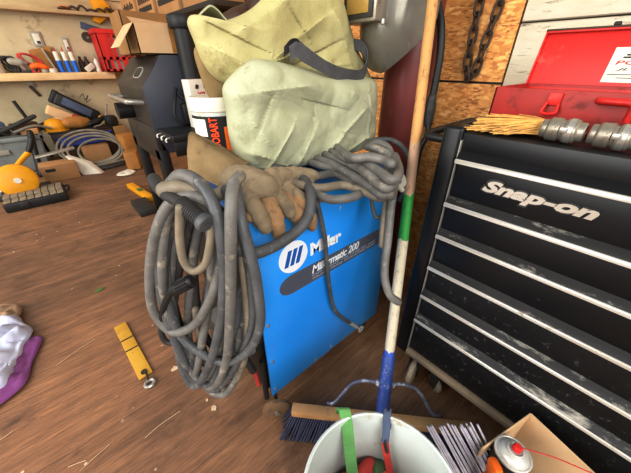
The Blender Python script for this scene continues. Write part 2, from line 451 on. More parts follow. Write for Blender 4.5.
M['sleeve'] = mat('blue_broom_sleeve', (52, 84, 158), (34, 56, 116), 16, .5, dirt=(150, 158, 176), dscale=26, damt=.4)
M['brace'] = mat('paint_chipped_brace', (120, 122, 138), (70, 74, 92), 22, .5, .4, dirt=(206, 206, 210), dscale=24, damt=.45)
M['broomwood'] = mat('broom_block_wood', (196, 156, 106), (156, 116, 72), 7, .65, stretch=(1, 1, 3), dirt=(110, 88, 68), dscale=9, damt=.45)
M['bristle'] = mat('navy_bristles', (56, 60, 88), (28, 30, 46), 30, .7)
M['bucket'] = mat('white_bucket_plastic', (206, 211, 206), (184, 190, 185), 3, .4, dirt=(158, 142, 108), dscale=5, damt=.42)
M['green'] = mat('green_webbing', (116, 166, 102), (84, 132, 74), 12, .8, bump=.3, bscale=150)
M['redcloth'] = mat('faded_red_cloth', (202, 72, 62), (160, 44, 40), 10, .85, bump=.3)
M['orange'] = mat('orange_plastic', (244, 128, 30), (224, 100, 20), 8, .5)
M['greencloth'] = mat('dull_green_cloth', (92, 116, 76), (66, 84, 54), 10, .85)
M['navystrap'] = mat('grey_blue_strap', (92, 104, 128), (60, 68, 92), 12, .8)
M['card'] = mat('brown_cardboard', (186, 146, 98), (164, 122, 76), 3, .85, dirt=(136, 98, 58), dscale=5, damt=.3)
M['card2'] = mat('pale_cardboard', (218, 190, 152), (198, 166, 126), 3, .85, dirt=(168, 134, 96), dscale=6, damt=.25)
M['card3'] = mat('darker_cardboard', (166, 128, 78), (140, 104, 58), 4, .85)  # deeper brown than the other two cardboards
M['rod'] = mat('pale_flux_rods', (192, 188, 196), (140, 136, 144), 30, .6)
M['grill'] = mat('smoker_black_brown', (66, 58, 52), (46, 40, 37), 4, .42, .2, dirt=(104, 88, 72), dscale=6, damt=.35)
M['grillside'] = mat('smoker_slate_side', (66, 70, 82), (48, 50, 60), 3, .42, .2)
M['grilldark'] = mat('smoker_black_frame', (24, 22, 22), (14, 13, 13), 6, .5)
M['tote'] = mat('grey_tote_plastic', (150, 156, 154), (124, 130, 128), 4, .55, dirt=(106, 96, 80), dscale=6, damt=.35)
M['yellow'] = mat('tool_yellow', (234, 176, 26), (206, 146, 16), 5, .45)
M['yellowbar'] = mat('scuffed_yellow_paint', (206, 168, 62), (180, 138, 40), 8, .6, dirt=(130, 100, 48), dscale=20, damt=.38)
M['hose'] = mat('pale_hose', (158, 150, 132), (104, 98, 84), 10, .6)
M['blueplastic'] = mat('royal_blue_plastic', (42, 70, 168), (30, 52, 136), 6, .5)
M['bluetube'] = mat('blue_tube_print', (24, 116, 204), (18, 98, 184), 8, .4)
M['cloth_white'] = mat('pale_white_cloth', (206, 210, 226), (176, 182, 206), 6, .9, bump=.2, bscale=60)
M['cloth_purple'] = mat('purple_cloth', (146, 82, 142), (118, 60, 116), 6, .9, bump=.2, bscale=60)
M['cloth_tan'] = mat('tan_cloth', (170, 144, 116), (138, 112, 86), 8, .9, bump=.2, bscale=60)
M['organizer'] = mat('grey_organizer_blocks', (160, 146, 122), (112, 100, 84), 14, .7)
M['wheel'] = mat('dusty_wheel', (150, 118, 84), (104, 78, 54), 8, .7, dirt=(74, 56, 42), dscale=12, damt=.4)
M['casterwhite'] = mat('cream_caster', (186, 172, 148), (146, 130, 104), 8, .6, dirt=(96, 78, 58), dscale=14, damt=.3)
M['clear'] = mat('cloudy_clear_plastic', (186, 196, 204), (150, 160, 170), 8, .25, trans=.55)
M['tan'] = mat('tan_leather_tool', (186, 136, 66), (150, 102, 42), 8, .7)
M['brown'] = mat('dark_brown', (84, 56, 38), (58, 38, 26), 8, .6)
M['greylight'] = mat('light_grey_plastic', (176, 172, 160), (146, 140, 126), 8, .6)
M['greencap'] = mat('leaf_green', (92, 132, 52), (70, 104, 40), 9, .7)
M['splinter'] = mat('pale_splinter', (216, 196, 166), (180, 156, 124), 20, .8)

def facets(v, sc_, amp, seed):
    d = noise.voronoi(v*sc_+Vector((seed, seed*.7, 0)))[0]
    return amp*min(1., (d[1]-d[0])*1.6)

# ================================================================== setting
struct(MB().box((-4.2, -3, -.08), (1.33, 5.28, 0)).build('floor', M['floor'])).location
fl = bpy.data.objects['floor']
b = MB().box((-4.2, 5.2, 0), (1.33, 5.28, 1.54)); struct(b.build('wall_back', M['wall']))
# lapped boards over the ledge on the back wall
b = MB()
for i in range(7):
    z0 = 1.585+i*.14
    b.hexa([(-4.2, 5.165, z0), (1.25, 5.165, z0), (1.25, 5.28, z0), (-4.2, 5.28, z0), (-4.2, 5.19, z0+.136), (1.25, 5.19, z0+.136), (1.25, 5.28, z0+.136), (-4.2, 5.28, z0+.136)])
struct(b.build('trim_1', M['ledge']))
struct(MB().box((-4.2, 5.02, 1.54), (1.25, 5.28, 1.575), .004).build('trim_2', M['ledge']))
# strand-board wall on the right, sheets with a seam, and the painted boards beyond it
b = MB().box((1.25, .414, 0), (1.33, 5.2, .984)).box((1.25, .414, .992), (1.33, 5.2, 2.6)); struct(b.build('wall_right', M['osb']))
b = MB()
for i in range(9):
    b.box((1.244, -3, i*.30-.042+.004), (1.33, .408, i*.30+.258), .003, seg=1)
struct(b.build('wall_front_right', M['planks']))
struct(MB().box((1.262, .40, 0), (1.32, .42, 2.6)).build('trim_3', M['darkgap']))
struct(MB().box((1.262, .42, .98), (1.32, 5.19, .996)).build('trim_4', M['darkgap']))

# ================================================================== welder
wx0, wx1, wy0, wy1, wz0, wz1 = .25, .80, .492, .90, .10, .765
W = thing('welder', 'large blue wire welder on casters under the canvas bag and cables', 'welder', ((wx0+wx1)/2, (wy0+wy1)/2, 0))
MB().box((wx0+.004, wy0+.008, wz0), (wx1-.01, wy1, wz1-.012)).build('inner_case', M['darkgrey'], W)
side = MB().box((wx0-.004, wy0, wz0), (wx1, wy0+.008, wz1), .003).build('side_panel', M['blue'], W)
MB().box((wx0-.004, wy0+.009, wz1-.012), (wx1, wy1, wz1), .004).build('top_panel', M['bluetop'], W)
fy = wy0-.0012
# decals on the side panel
b = MB(); ring = []
def slab(poly, y=wy0, th=.0012):
    return MB().prism([(p[0], y, p[1]) for p in poly], (0, -th, 0))
cz, cxl = .529, .352
arc = [(cxl+.034*math.cos(a)*1.25, cz+math.sin(a)*.0325) for a in [math.pi/2+math.pi*i/12 for i in range(13)]]
slab([(.775, .5585)]+arc+[(.775, .4965)]).build('decal_stripe', M['stripe'], side)
c0 = (.361, .617)
lg = slab([(c0[0]+.0475*math.cos(2*math.pi*i/40), c0[1]+.0475*math.sin(2*math.pi*i/40)) for i in range(40)]).build('round_emblem', M['white_ink'], side)
for k in range(3):
    x = c0[0]-.032+k*.0185
    slab([(x, c0[1]-.024), (x+.0125, c0[1]-.024), (x+.0275, c0[1]+.024), (x+.015, c0[1]+.024)], fy, .0008).build('emblem_bar', M['bluebar'], lg and side)
ly = wy0-.0002
lettering('Miller', (.419, ly, .592), (1, 0, 0), (0, 0, 1), .041, .122, M['white_ink'], side, bold=.05, ext=.001, spacing=.9)
lettering('Millermatic 200', (.424, fy, .5265), (1, 0, 0), (0, 0, 1), .029, .205, M['white_ink'], side, shear=.2, bold=.022, spacing=.92)
lettering('CONSTANT VOLTAGE DC ARC', (.424, fy, .5160), (1, 0, 0), (0, 0, 1), .0070, .295, M['pale_ink'], side, bold=.01)
lettering('WELDING POWER SOURCE/WIRE FEEDER', (.424, fy, .5045), (1, 0, 0), (0, 0, 1), .0070, .295, M['pale_ink'], side, bold=.01)
for p in ((.262, .75), (.262, .43), (.785, .43), (.785, .745), (.262, .125), (.44, .115), (.66, .115), (.262, .27), (.52, .118)):
    MB().lathe([(.0001, 0), (.006, 0), (.006, .002), (.003, .004), (.0001, .004)], (p[0], wy0+.0005, p[1]), rotm(math.pi/2), 12).build('screw', M['steel'], side)
# front plate with its dark frame, drive cover and fittings
fp = MB().box((wx0-.012, wy0+.02, .12), (wx0+.003, wy1-.01, wz1-.02), .003).build('front_panel', M['black'], W)
MB().box((wx0-.105, wy0+.045, .29), (wx0-.012, wy0+.14, .41), .008).build('wire_cover', M['clear'], W)
MB().box((wx0-.10, wy0+.04, .415), (wx0-.012, wy0+.15, .445), .006).build('drive_bracket', M['steel'], W)
MB().tube([(wx0-.02, wy0+.03, .36), (wx0-.05, wy0+.05, .31), (wx0-.04, wy0+.03, .24)], .011, 8).build('clamp_lever', M['darkgrey'], W)
MB().lathe([(.001, 0), (.045, 0), (.045, .03), (.03, .045), (.001, .045)], (wx0-.012, wy0+.22, .30), rotm(0, -math.pi/2), 24).build('gas_fitting', M['darkgrey'], W)
MB().lathe([(.001, 0), (.025, 0), (.022, .03), (.001, .03)], (wx0-.012, wy0+.12, .62), rotm(0, -math.pi/2), 18).build('control_knob', M['darkgrey'], W)
MB().box((wx0+.01, wy0+.015, .075), (wx1, wy1, .10), .004).build('base_tray', M['black'], W)
MB().tube([(wx0-.02, wy0+.005, .30), (wx0-.022, wy0+.003, .2), (wx0-.02, wy0+.01, .1)], .009, 8).build('front_frame', M['black'], W)
MB().tube([(wx0-.03, wy0+.05, .22), (wx0-.03, wy0+.03, .16)], .008, 8, smooth=False).build('red_lead', M['redcloth'], W)
def caster(root, x, y, r, w, yaw, mw, top=.075, sides=(-1, 1)):
    R = rotm(math.pi/2, 0, yaw)
    wl = MB().lathe([(.012, -w/2), (r*.8, -w/2), (r, -w/2+.006), (r, w/2-.006), (r*.8, w/2), (.012, w/2)], (x, y, r), R, 28).build('wheel', mw, root)
    MB().cyl(Vector((x, y, r))+R @ Vector((0, 0, -w/2-.006)), Vector((x, y, r))+R @ Vector((0, 0, w/2+.006)), .008, 12).build('axle', M['steel'], wl)
    b = MB(); d = R @ Vector((0, 0, 1)); d_ = d
    for s_ in sides:
        q = Vector((x, y, 0))+d*s_*(w/2+.005); e = Vector((d.y, -d.x, 0))
        b.hexa([q+e*.014-d*.0025+Vector((0, 0, r-.012)), q+e*.014+d*.0025+Vector((0, 0, r-.012)), q-e*.014+d*.0025+Vector((0, 0, r-.012)), q-e*.014-d*.0025+Vector((0, 0, r-.012)),
                q+e*.025-d*.0025+Vector((0, 0, top-.004)), q+e*.025+d*.0025+Vector((0, 0, top-.004)), q-e*.025+d*.0025+Vector((0, 0, top-.004)), q-e*.025-d*.0025+Vector((0, 0, top-.004))])
    if sides: b.cbox((x, y, top-.003), (w+.03, w+.03, .006), rotm(0, 0, yaw), .001)
    else: b.tube([Vector((x, y, r))-d_*(w/2+.008), Vector((x, y, r+.03))-d_*(w/2+.012), Vector((x, y, top))-d_*(w/2+.014)], .006, 8)
    b.build('fork', M['darkgrey'], root)
caster(W, .247, .474, .048, .024, math.radians(-30), M['wheel'], .102, ())
caster(W, .27, .86, .037, .030, math.radians(10), M['wheel'], .078)
caster(W, .75, .54, .037, .030, math.radians(5), M['wheel'], .078)
caster(W, .75, .86, .037, .030, math.radians(5), M['wheel'], .078)

# ================================================================== cables hanging off the welder's front
def cable(name, label, pts, r, m, group=None, closed=False, seg=12, n=7):
    o = MB().tube(pts, r, seg, closed, n, round_=not closed).build(name, m)
    return tag(o, label, 'cable', group)
T = thing('welding_gun', 'ribbed dark welding gun with its grey cable hanging in big loops', 'welding gun', (0.157, 0.482, 0.789))
MB().tube([(0.167, 0.478, 0.639), (0.171, 0.482, 0.7), (0.18, 0.478, 0.769), (0.174, 0.477, 0.825), (0.149, 0.5, 0.847), (0.114, 0.537, 0.825), (0.079, 0.573, 0.749), (0.05, 0.609, 0.639), (0.035, 0.628, 0.535), (0.053, 0.598, 0.477), (0.094, 0.537, 0.522), (0.133, 0.488, 0.618), (0.161, 0.461, 0.716), (0.172, 0.46, 0.789), (0.172, 0.472, 0.845), (0.159, 0.496, 0.875), (0.146, 0.529, 0.879), (0.133, 0.561, 0.856)], .0108, 12, round_=True).build('cable', M['rubber'], T)
b = MB(); P0, P1 = Vector((0.126, 0.498, 0.841)), Vector((0.141, 0.446, 0.82)); 
n_ = 13
prof = []
for i in range(n_):
    t = i/n_*(P1-P0).length; dt = (P1-P0).length/n_
    prof += [(.0128, t), (.0150, t+dt*.25), (.0150, t+dt*.7), (.0128, t+dt*.95)]
Rz = (P1-P0).to_track_quat('Z', 'Y').to_matrix()
b.lathe([(.010, -.006)]+prof, P0, Rz, 24); b.build('ribbed_grip', M['darkrub'], T)
L_ = (P1-P0).length
MB().lathe([(.0155, L_-.004), (.0172, L_), (.0172, L_+.008), (.0155, L_+.010), (.004, L_+.010), (.004, L_+.005), (.0001, L_+.005)], P0, Rz, 28).build('end_collar', M['rubber2'], T)
MB().tube([(0.119, 0.611, 0.854), (0.118, 0.579, 0.846), (0.119, 0.538, 0.845), (0.127, 0.496, 0.841)], [.013, .013, .0115, .0105], 12, round_=True).build('rear_sleeve', M['darkrub'], T)

G = 'heavy welding cables looped on the front of the welder'
cable('welding_cable', 'long grey welding cable arching over top and hanging lowest on the coil', [(0.133, 0.577, 0.841), (0.153, 0.527, 0.876), (0.163, 0.483, 0.871), (0.165, 0.448, 0.842), (0.16, 0.43, 0.782), (0.151, 0.442, 0.675), (0.13, 0.477, 0.53), (0.093, 0.53, 0.365), (0.056, 0.585, 0.256), (0.045, 0.607, 0.309), (0.055, 0.61, 0.433), (0.062, 0.61, 0.554), (0.082, 0.593, 0.665), (0.117, 0.582, 0.765), (0.147, 0.576, 0.814)], .0108, M['rubber2'], G)
cable('welding_cable', 'pale grey cable running straight down the middle of the hanging coil', [(0.222, 0.449, 0.88), (0.198, 0.431, 0.873), (0.174, 0.405, 0.836), (0.162, 0.411, 0.747), (0.15, 0.435, 0.612), (0.127, 0.479, 0.412), (0.096, 0.543, 0.264), (0.071, 0.591, 0.272), (0.065, 0.615, 0.4), (0.075, 0.618, 0.539), (0.103, 0.599, 0.674), (0.139, 0.577, 0.782)], .0108, M['rubber'], G)
cable('welding_cable', 'slate cable curving at the right edge of the coil beside the blue panel', [(0.215, 0.458, 0.857), (0.194, 0.411, 0.813), (0.194, 0.395, 0.749), (0.197, 0.392, 0.668), (0.193, 0.397, 0.566), (0.17, 0.426, 0.474), (0.132, 0.481, 0.405), (0.095, 0.537, 0.411), (0.068, 0.586, 0.456), (0.066, 0.598, 0.564), (0.076, 0.601, 0.68), (0.101, 0.593, 0.766), (0.136, 0.574, 0.805)], .0104, M['rubber2'], G)
cable('welding_cable', 'thick cable lying at the lowest right of the coil nearest the floor', [(0.181, 0.501, 0.469), (0.167, 0.486, 0.397), (0.143, 0.497, 0.298), (0.113, 0.53, 0.221), (0.086, 0.564, 0.229), (0.075, 0.594, 0.312), (0.087, 0.619, 0.419), (0.12, 0.594, 0.578), (0.155, 0.566, 0.72), (0.189, 0.555, 0.797)], .0108, M['rubber'], G)
cable('welding_cable', 'dark thin cable hanging in a small loop under the ribbed gun', [(0.119, 0.481, 0.839), (0.108, 0.496, 0.773), (0.105, 0.5, 0.722), (0.115, 0.487, 0.702), (0.132, 0.465, 0.723), (0.146, 0.456, 0.765), (0.158, 0.449, 0.811)], .0078, M['rubber3'], G)
cable('welding_cable', 'small dark loop of cable showing at the left bottom of the coil', [(0.093, 0.611, 0.582), (0.052, 0.631, 0.507), (0.034, 0.646, 0.449), (0.037, 0.641, 0.411), (0.064, 0.616, 0.416), (0.097, 0.606, 0.461)], .0075, M['darkrub'], G)
cable('welding_cable', 'dark cable hanging behind the others in the middle of the coil', [(0.186, 0.542, 0.814), (0.178, 0.521, 0.732), (0.139, 0.554, 0.562), (0.106, 0.587, 0.412), (0.101, 0.585, 0.314), (0.136, 0.558, 0.373), (0.168, 0.533, 0.524), (0.191, 0.536, 0.693)], .0101, M['darkrub'], G)
cable('welding_cable', 'rusty brown cable just inside the left of the coil', [(0.171, 0.562, 0.801), (0.137, 0.573, 0.725), (0.102, 0.6, 0.615), (0.071, 0.631, 0.486), (0.067, 0.629, 0.364), (0.107, 0.594, 0.405), (0.145, 0.578, 0.54)], .0086, M['darkrub'], G)
cable('welding_cable', 'tan cable end lying over the top left of the coil', [(0.121, 0.551, 0.85), (0.139, 0.522, 0.86), (0.159, 0.504, 0.854), (0.184, 0.497, 0.838), (0.219, 0.502, 0.839)], [.017, .0108, .0108, .015], M['rubber3'], G)
cable('welding_cable', 'grey cable hanging just left of the middle strands down to the low bend', [(0.169, 0.532, 0.812), (0.167, 0.494, 0.783), (0.155, 0.501, 0.689), (0.136, 0.517, 0.59), (0.108, 0.544, 0.469), (0.07, 0.583, 0.31), (0.055, 0.61, 0.322), (0.062, 0.618, 0.428), (0.074, 0.611, 0.562), (0.094, 0.594, 0.694), (0.121, 0.576, 0.773)], .0104, M['rubber'], G)
cable('welding_cable', 'pale strand between the two straight strands at the right of the coil', [(0.221, 0.467, 0.864), (0.204, 0.439, 0.813), (0.196, 0.433, 0.731), (0.189, 0.434, 0.616), (0.181, 0.444, 0.501), (0.157, 0.483, 0.337), (0.127, 0.528, 0.238), (0.105, 0.564, 0.258), (0.104, 0.581, 0.378), (0.117, 0.582, 0.522)], .0104, M['rubber3'], G)
cable('welding_cable', 'grey strand along the outer left of the coil hanging lowest there', [(0.139, 0.553, 0.832), (0.109, 0.559, 0.806), (0.084, 0.582, 0.73), (0.064, 0.599, 0.623), (0.053, 0.605, 0.506), (0.053, 0.597, 0.399), (0.059, 0.59, 0.286), (0.09, 0.558, 0.261), (0.129, 0.518, 0.378), (0.166, 0.487, 0.492), (0.196, 0.466, 0.618)], .0104, M['rubber2'], G)
cable('welding_cable', 'strand deep inside the left of the coil, coloured dark for shade', [(0.151, 0.635, 0.764), (0.12, 0.626, 0.72), (0.098, 0.637, 0.64), (0.085, 0.638, 0.553), (0.08, 0.644, 0.461), (0.081, 0.642, 0.381), (0.099, 0.62, 0.343)], .0101, M['darkrub'], G)  # dark rubber colour stands in for shade between the left strands
cable('welding_cable', 'strand deep inside the middle of the coil, coloured dark for shade', [(0.162, 0.621, 0.758), (0.147, 0.592, 0.698), (0.136, 0.589, 0.619), (0.125, 0.595, 0.523), (0.122, 0.591, 0.416), (0.135, 0.575, 0.357)], .0101, M['darkrub'], G)  # shade behind the middle strands put into this dark colour
cable('welding_cable', 'grey strand second from the left edge of the coil', [(0.148, 0.535, 0.832), (0.121, 0.543, 0.818), (0.1, 0.562, 0.764), (0.076, 0.585, 0.668), (0.059, 0.602, 0.562), (0.052, 0.604, 0.448), (0.056, 0.596, 0.337), (0.077, 0.573, 0.282), (0.111, 0.541, 0.345), (0.141, 0.511, 0.462), (0.167, 0.486, 0.592), (0.191, 0.473, 0.713), (0.204, 0.488, 0.794)], .0104, M['rubber'], G)
cable('welding_cable', 'slate strand just inside the right edge of the coil', [(0.207, 0.484, 0.847), (0.199, 0.438, 0.821), (0.198, 0.418, 0.754), (0.197, 0.416, 0.665), (0.191, 0.424, 0.561), (0.169, 0.452, 0.457), (0.134, 0.498, 0.333), (0.099, 0.546, 0.242), (0.078, 0.582, 0.25), (0.069, 0.602, 0.346)], .0104, M['rubber2'], G)
# cable sweeping across the blue panel
cable('welding_cable', 'grey cable sweeping over the gloves and across the blue panel', [(0.425, 0.64, 0.805), (0.436, 0.6, 0.804), (0.434, 0.55, 0.804), (0.413, 0.49, 0.8), (0.392, 0.455, 0.782), (0.368, 0.438, 0.755), (0.333, 0.432, 0.735), (0.282, 0.43, 0.723), (0.232, 0.43, 0.723), (0.203, 0.432, 0.733), (0.192, 0.44, 0.75), (0.204, 0.47, 0.773), (0.221, 0.5, 0.807)], .0125, M['rubber2'])
pl = thing('cable_plug', 'black ribbed cable plug hanging in the middle of the coil', 'plug', (0.097, 0.534, 0.646))
P0, P1 = Vector((0.077, 0.542, 0.638)), Vector((0.111, 0.5, 0.673)); Rz = (P1-P0).to_track_quat('Z', 'Y').to_matrix(); b = MB(); L_ = (P1-P0).length
b.lathe([(.008, 0), (.0135, .004), (.015, L_*.3), (.0125, L_*.35), (.0125, L_*.9), (.008, L_)], P0, Rz, 20)
for k in range(14):
    a = 2*math.pi*k/14; v = Rz @ Vector((.013*math.cos(a), .013*math.sin(a), 0))
    b.cyl(P0+v+Rz @ Vector((0, 0, L_*.36)), P0+v+Rz @ Vector((0, 0, L_*.88)), .0022, 6)
b.build('plug_body', M['black'], pl)
MB().tube([(0.075, 0.545, 0.635), (0.064, 0.567, 0.603), (0.052, 0.599, 0.553), (0.04, 0.629, 0.485)], .0075, 8, round_=True).build('tail', M['black'], pl)

# ================================================================== cables lying on top of the welder
G2 = 'grey cables laid in a heap on top of the welder'
tops = [
    ('grey cable in the heap crossing lowest under the bag toward the right', [(0.482, 0.652, 0.79), (0.466, 0.537, 0.8), (0.543, 0.528, 0.79), (0.527, 0.441, 0.79), (0.51, 0.37, 0.785), (0.524, 0.35, 0.785), (0.556, 0.362, 0.79), (0.586, 0.41, 0.8)]),
    ('second grey cable of the heap fanning out from under the bag', [(0.568, 0.712, 0.79), (0.543, 0.581, 0.8), (0.543, 0.493, 0.81), (0.509, 0.396, 0.81), (0.482, 0.332, 0.81), (0.505, 0.326, 0.81), (0.573, 0.366, 0.81)]),
    ('third grey cable of the heap rising toward the right', [(0.644, 0.725, 0.8), (0.569, 0.545, 0.82), (0.533, 0.441, 0.83), (0.489, 0.351, 0.83), (0.479, 0.313, 0.83), (0.53, 0.331, 0.83), (0.636, 0.413, 0.82)]),
    ('fourth grey cable of the heap curving beneath the bag corner', [(0.687, 0.722, 0.8), (0.546, 0.498, 0.84), (0.538, 0.435, 0.85), (0.499, 0.351, 0.85), (0.477, 0.305, 0.85), (0.529, 0.324, 0.85), (0.658, 0.422, 0.84)]),
    ('upper grey cable of the heap showing beneath the bag corner', [(0.683, 0.67, 0.82), (0.509, 0.448, 0.86), (0.512, 0.398, 0.87), (0.519, 0.361, 0.87), (0.508, 0.332, 0.87)]),
    ('grey cable looping lowest over the top edge of the blue panel', [(0.423, 0.48, 0.785), (0.42, 0.428, 0.785), (0.447, 0.404, 0.785), (0.488, 0.398, 0.785), (0.528, 0.412, 0.785)]),
    ('tan cable lying along the top edge beside the glove', [(0.396, 0.56, 0.8), (0.409, 0.493, 0.8), (0.438, 0.468, 0.795), (0.497, 0.458, 0.79), (0.507, 0.414, 0.79), (0.505, 0.359, 0.79)]),
]
tops += [('fifth grey cable of the heap lying between the second and third', [(0.602, 0.729, 0.79), (0.552, 0.558, 0.812), (0.516, 0.445, 0.815), (0.492, 0.362, 0.812), (0.504, 0.337, 0.8)]),
    ('sixth grey cable of the heap looping back at its right end', [(0.606, 0.614, 0.81), (0.552, 0.478, 0.83), (0.496, 0.368, 0.835), (0.489, 0.323, 0.82), (0.511, 0.323, 0.8), (0.566, 0.354, 0.8), (0.63, 0.396, 0.82), (0.661, 0.446, 0.84), (0.655, 0.498, 0.85)])]
for lab, pts in tops: cable('welding_cable', lab, pts, .0105, M['rubber3'] if 'tan' in lab else M['rubber'], G2, n=6)
cable('rubber_cable', 'pale grey cord arching from the heap and hanging down the right end of the panel', [(0.701, 0.548, 0.833), (0.702, 0.514, 0.851), (0.693, 0.471, 0.846), (0.664, 0.43, 0.821), (0.631, 0.396, 0.782), (0.591, 0.368, 0.723), (0.554, 0.34, 0.659), (0.529, 0.323, 0.611), (0.513, 0.305, 0.571), (0.512, 0.283, 0.534), (0.529, 0.266, 0.512)], .0105, M['rubber'])
cable('rubber_cable', 'second pale cord hanging beside the first with a knot near the pole', [(0.721, 0.546, 0.815), (0.707, 0.489, 0.805), (0.668, 0.442, 0.783), (0.62, 0.404, 0.743), (0.58, 0.377, 0.694), (0.549, 0.352, 0.64)], .0095, M['rubber3'])
cable('thin_cord', 'thin dark cord arching out behind the broom pole', [(0.797, 0.601, 0.831), (0.816, 0.543, 0.837), (0.818, 0.492, 0.815), (0.804, 0.457, 0.778), (0.784, 0.444, 0.72), (0.768, 0.45, 0.672)], .008, M['rubber2'])
kn = MB()
kn.tube([(0.632, 0.402, 0.791), (0.635, 0.384, 0.801), (0.63, 0.369, 0.787), (0.619, 0.378, 0.776), (0.622, 0.397, 0.784)], .009, 8, closed=True, n=5).tube([(0.62, 0.373, 0.78), (0.622, 0.364, 0.772)], .007, 8, smooth=False, round_=True)
tag(kn.build('cord_knot', M['greylight']), 'pale grey knotted cord end beside the broom pole', 'knot')
cable('rubber_cable', 'short dark cord bent into a hook over the blue panel top', [(0.61, 0.449, 0.728), (0.595, 0.428, 0.706), (0.589, 0.41, 0.687), (0.601, 0.396, 0.692), (0.611, 0.4, 0.717)], .006, M['rubber2'])
g = thing('ground_lead', 'thin grey lead with ring terminal hanging down the blue panel', 'cable', (0.526, 0.47, 0.417))
MB().tube([(0.49, 0.56, 0.754), (0.431, 0.482, 0.761), (0.438, 0.474, 0.72), (0.455, 0.472, 0.639), (0.465, 0.472, 0.549), (0.481, 0.472, 0.443), (0.504, 0.472, 0.35), (0.54, 0.47, 0.283), (0.603, 0.468, 0.201)], .0065, 10, n=6).build('lead', M['rubber2'], g)
P0, P1 = Vector((0.591, 0.468, 0.216)), Vector((0.634, 0.466, 0.162))
MB().cyl(P0, P1, .0075, 12).build('lug_barrel', M['tin'], g)
c = Vector((0.668, 0.47, 0.12)); R = rotm(math.pi/2)
MB().lathe([(.0075, -.002), (.0155, -.002), (.0155, .002), (.0075, .002), (.0075, -.002)], c, R, 24, cap=False).build('ring_lug', M['tin'], g)
g = thing('lug_lead', 'short lead end with copper and silver lug lying over the top edge', 'cable lug', (0.393, 0.394, 0.79))
MB().tube([(0.54, 0.622, 0.729), (0.523, 0.584, 0.722), (0.522, 0.566, 0.719)], .009, 10, n=4).build('lead', M['rubber2'], g)
MB().tube([(0.521, 0.57, 0.718), (0.523, 0.542, 0.714)], .008, 10, smooth=False).build('sleeve', M['card2'], g)
b = MB(); A, B = Vector((0.523, 0.546, 0.714)), Vector((0.526, 0.52, 0.709)); b.cyl(A, B, .006, 10)
A2, B2 = Vector((0.527, 0.521, 0.71)), Vector((0.532, 0.49, 0.704)); w = (B2-A2).cross(Vector((.6, .7, 0))).normalized()*.012; b.ribbon([A2, B2], w, .003, smooth=False)
b.build('lug', M['tin'], g)

# ================================================================== canvas bag
bag = thing('canvas_bag', 'pale green canvas bag slumped on the welder under an olive flap', 'bag', (.61, .74, .79))
def seg_crease(x, z, x0, z0, x1, z1, w, h):
    dx, dz = x1-x0, z1-z0; L2 = dx*dx+dz*dz; t = max(0, min(1, ((x-x0)*dx+(z-z0)*dz)/L2))
    d = math.hypot(x-x0-dx*t, z-z0-dz*t); sd = ((x-x0)*dz-(z-z0)*dx)
    k = math.sin(math.pi*min(1, max(0, .12+.88*t)))**.5 if 0 < t < 1 else .35
    e = math.exp(-(d/w)**1.3)
    return h*k*e*(1 if sd > 0 else .35)
C1 = [(.36, .99, .62, 1.005, .016, .012), (.42, .80, .52, .92, .014, .013), (.46, .98, .40, .88, .014, -.012), (.52, .79, .60, .90, .012, .010), (.62, .80, .80, .93, .013, .014), (.70, .79, .86, .84, .012, .012),
      (.84, .82, .83, .97, .014, .013), (.55, .97, .72, .93, .016, -.010), (.74, .98, .87, .90, .014, .012), (.37, .86, .45, .83, .012, .012), (.44, .86, .38, .95, .014, .010), (.60, .95, .58, .86, .012, -.008), (.39, .81, .50, .80, .010, .010)]
C2 = [(.30, 1.11, .42, 1.05, .018, .016), (.36, 1.13, .52, 1.07, .018, -.014), (.42, 1.03, .62, 1.08, .018, .018), (.52, 1.06, .72, 1.17, .018, .017), (.60, 1.05, .80, 1.12, .018, -.014), (.66, 1.03, .80, 1.05, .014, .012),
      (.74, 1.18, .84, 1.04, .016, .016), (.44, 1.12, .60, 1.20, .018, .014), (.38, 1.07, .50, 1.02, .014, .014), (.58, 1.18, .66, 1.10, .016, -.012)]
def creases(b_, r):
    d = sum(seg_crease(b_.x, b_.z, *c) for c in C1)
    w = Vector((b_.x, b_.y, b_.z))+Vector((noise.noise(b_*7), 0, noise.noise(b_*7+Vector((9, 0, 0)))))*.04
    return d+facets(w, 6.0, .011, 3.)+facets(w, 15, .003, 8.)-.006
def creases2(b_, r):
    d = sum(seg_crease(b_.x, b_.z, *c) for c in C2)
    w = Vector((b_.x*.8, b_.y, b_.z))+Vector((noise.noise(b_*6), 0, noise.noise(b_*6+Vector((9, 0, 0)))))*.05
    return d+facets(w, 5, .012, 5.)+facets(w, 13, .003, 2.)-.006
MB().pillow([(0.344, 0.72, 0.999), (0.344, 0.72, 0.951), (0.341, 0.72, 0.891), (0.351, 0.72, 0.827), (0.396, 0.72, 0.789), (0.449, 0.72, 0.769), (0.573, 0.72, 0.758), (0.736, 0.72, 0.76), (0.873, 0.72, 0.765), (0.936, 0.72, 0.794), (0.933, 0.72, 0.882), (0.926, 0.72, 0.961), (0.902, 0.72, 1.003), (0.802, 0.72, 1.014), (0.68, 0.72, 1.027), (0.583, 0.72, 1.041), (0.485, 0.72, 1.057), (0.426, 0.72, 1.057), (0.378, 0.72, 1.03)], (-.28, -.96, .0), .085, .12, rings=60, p=6, q=1.7, nseg=14, wr=.007, ws=9, seed=2.2, zmin=.782, ridge=creases).build('main_pouch', M['canvas'], bag, angle=80)
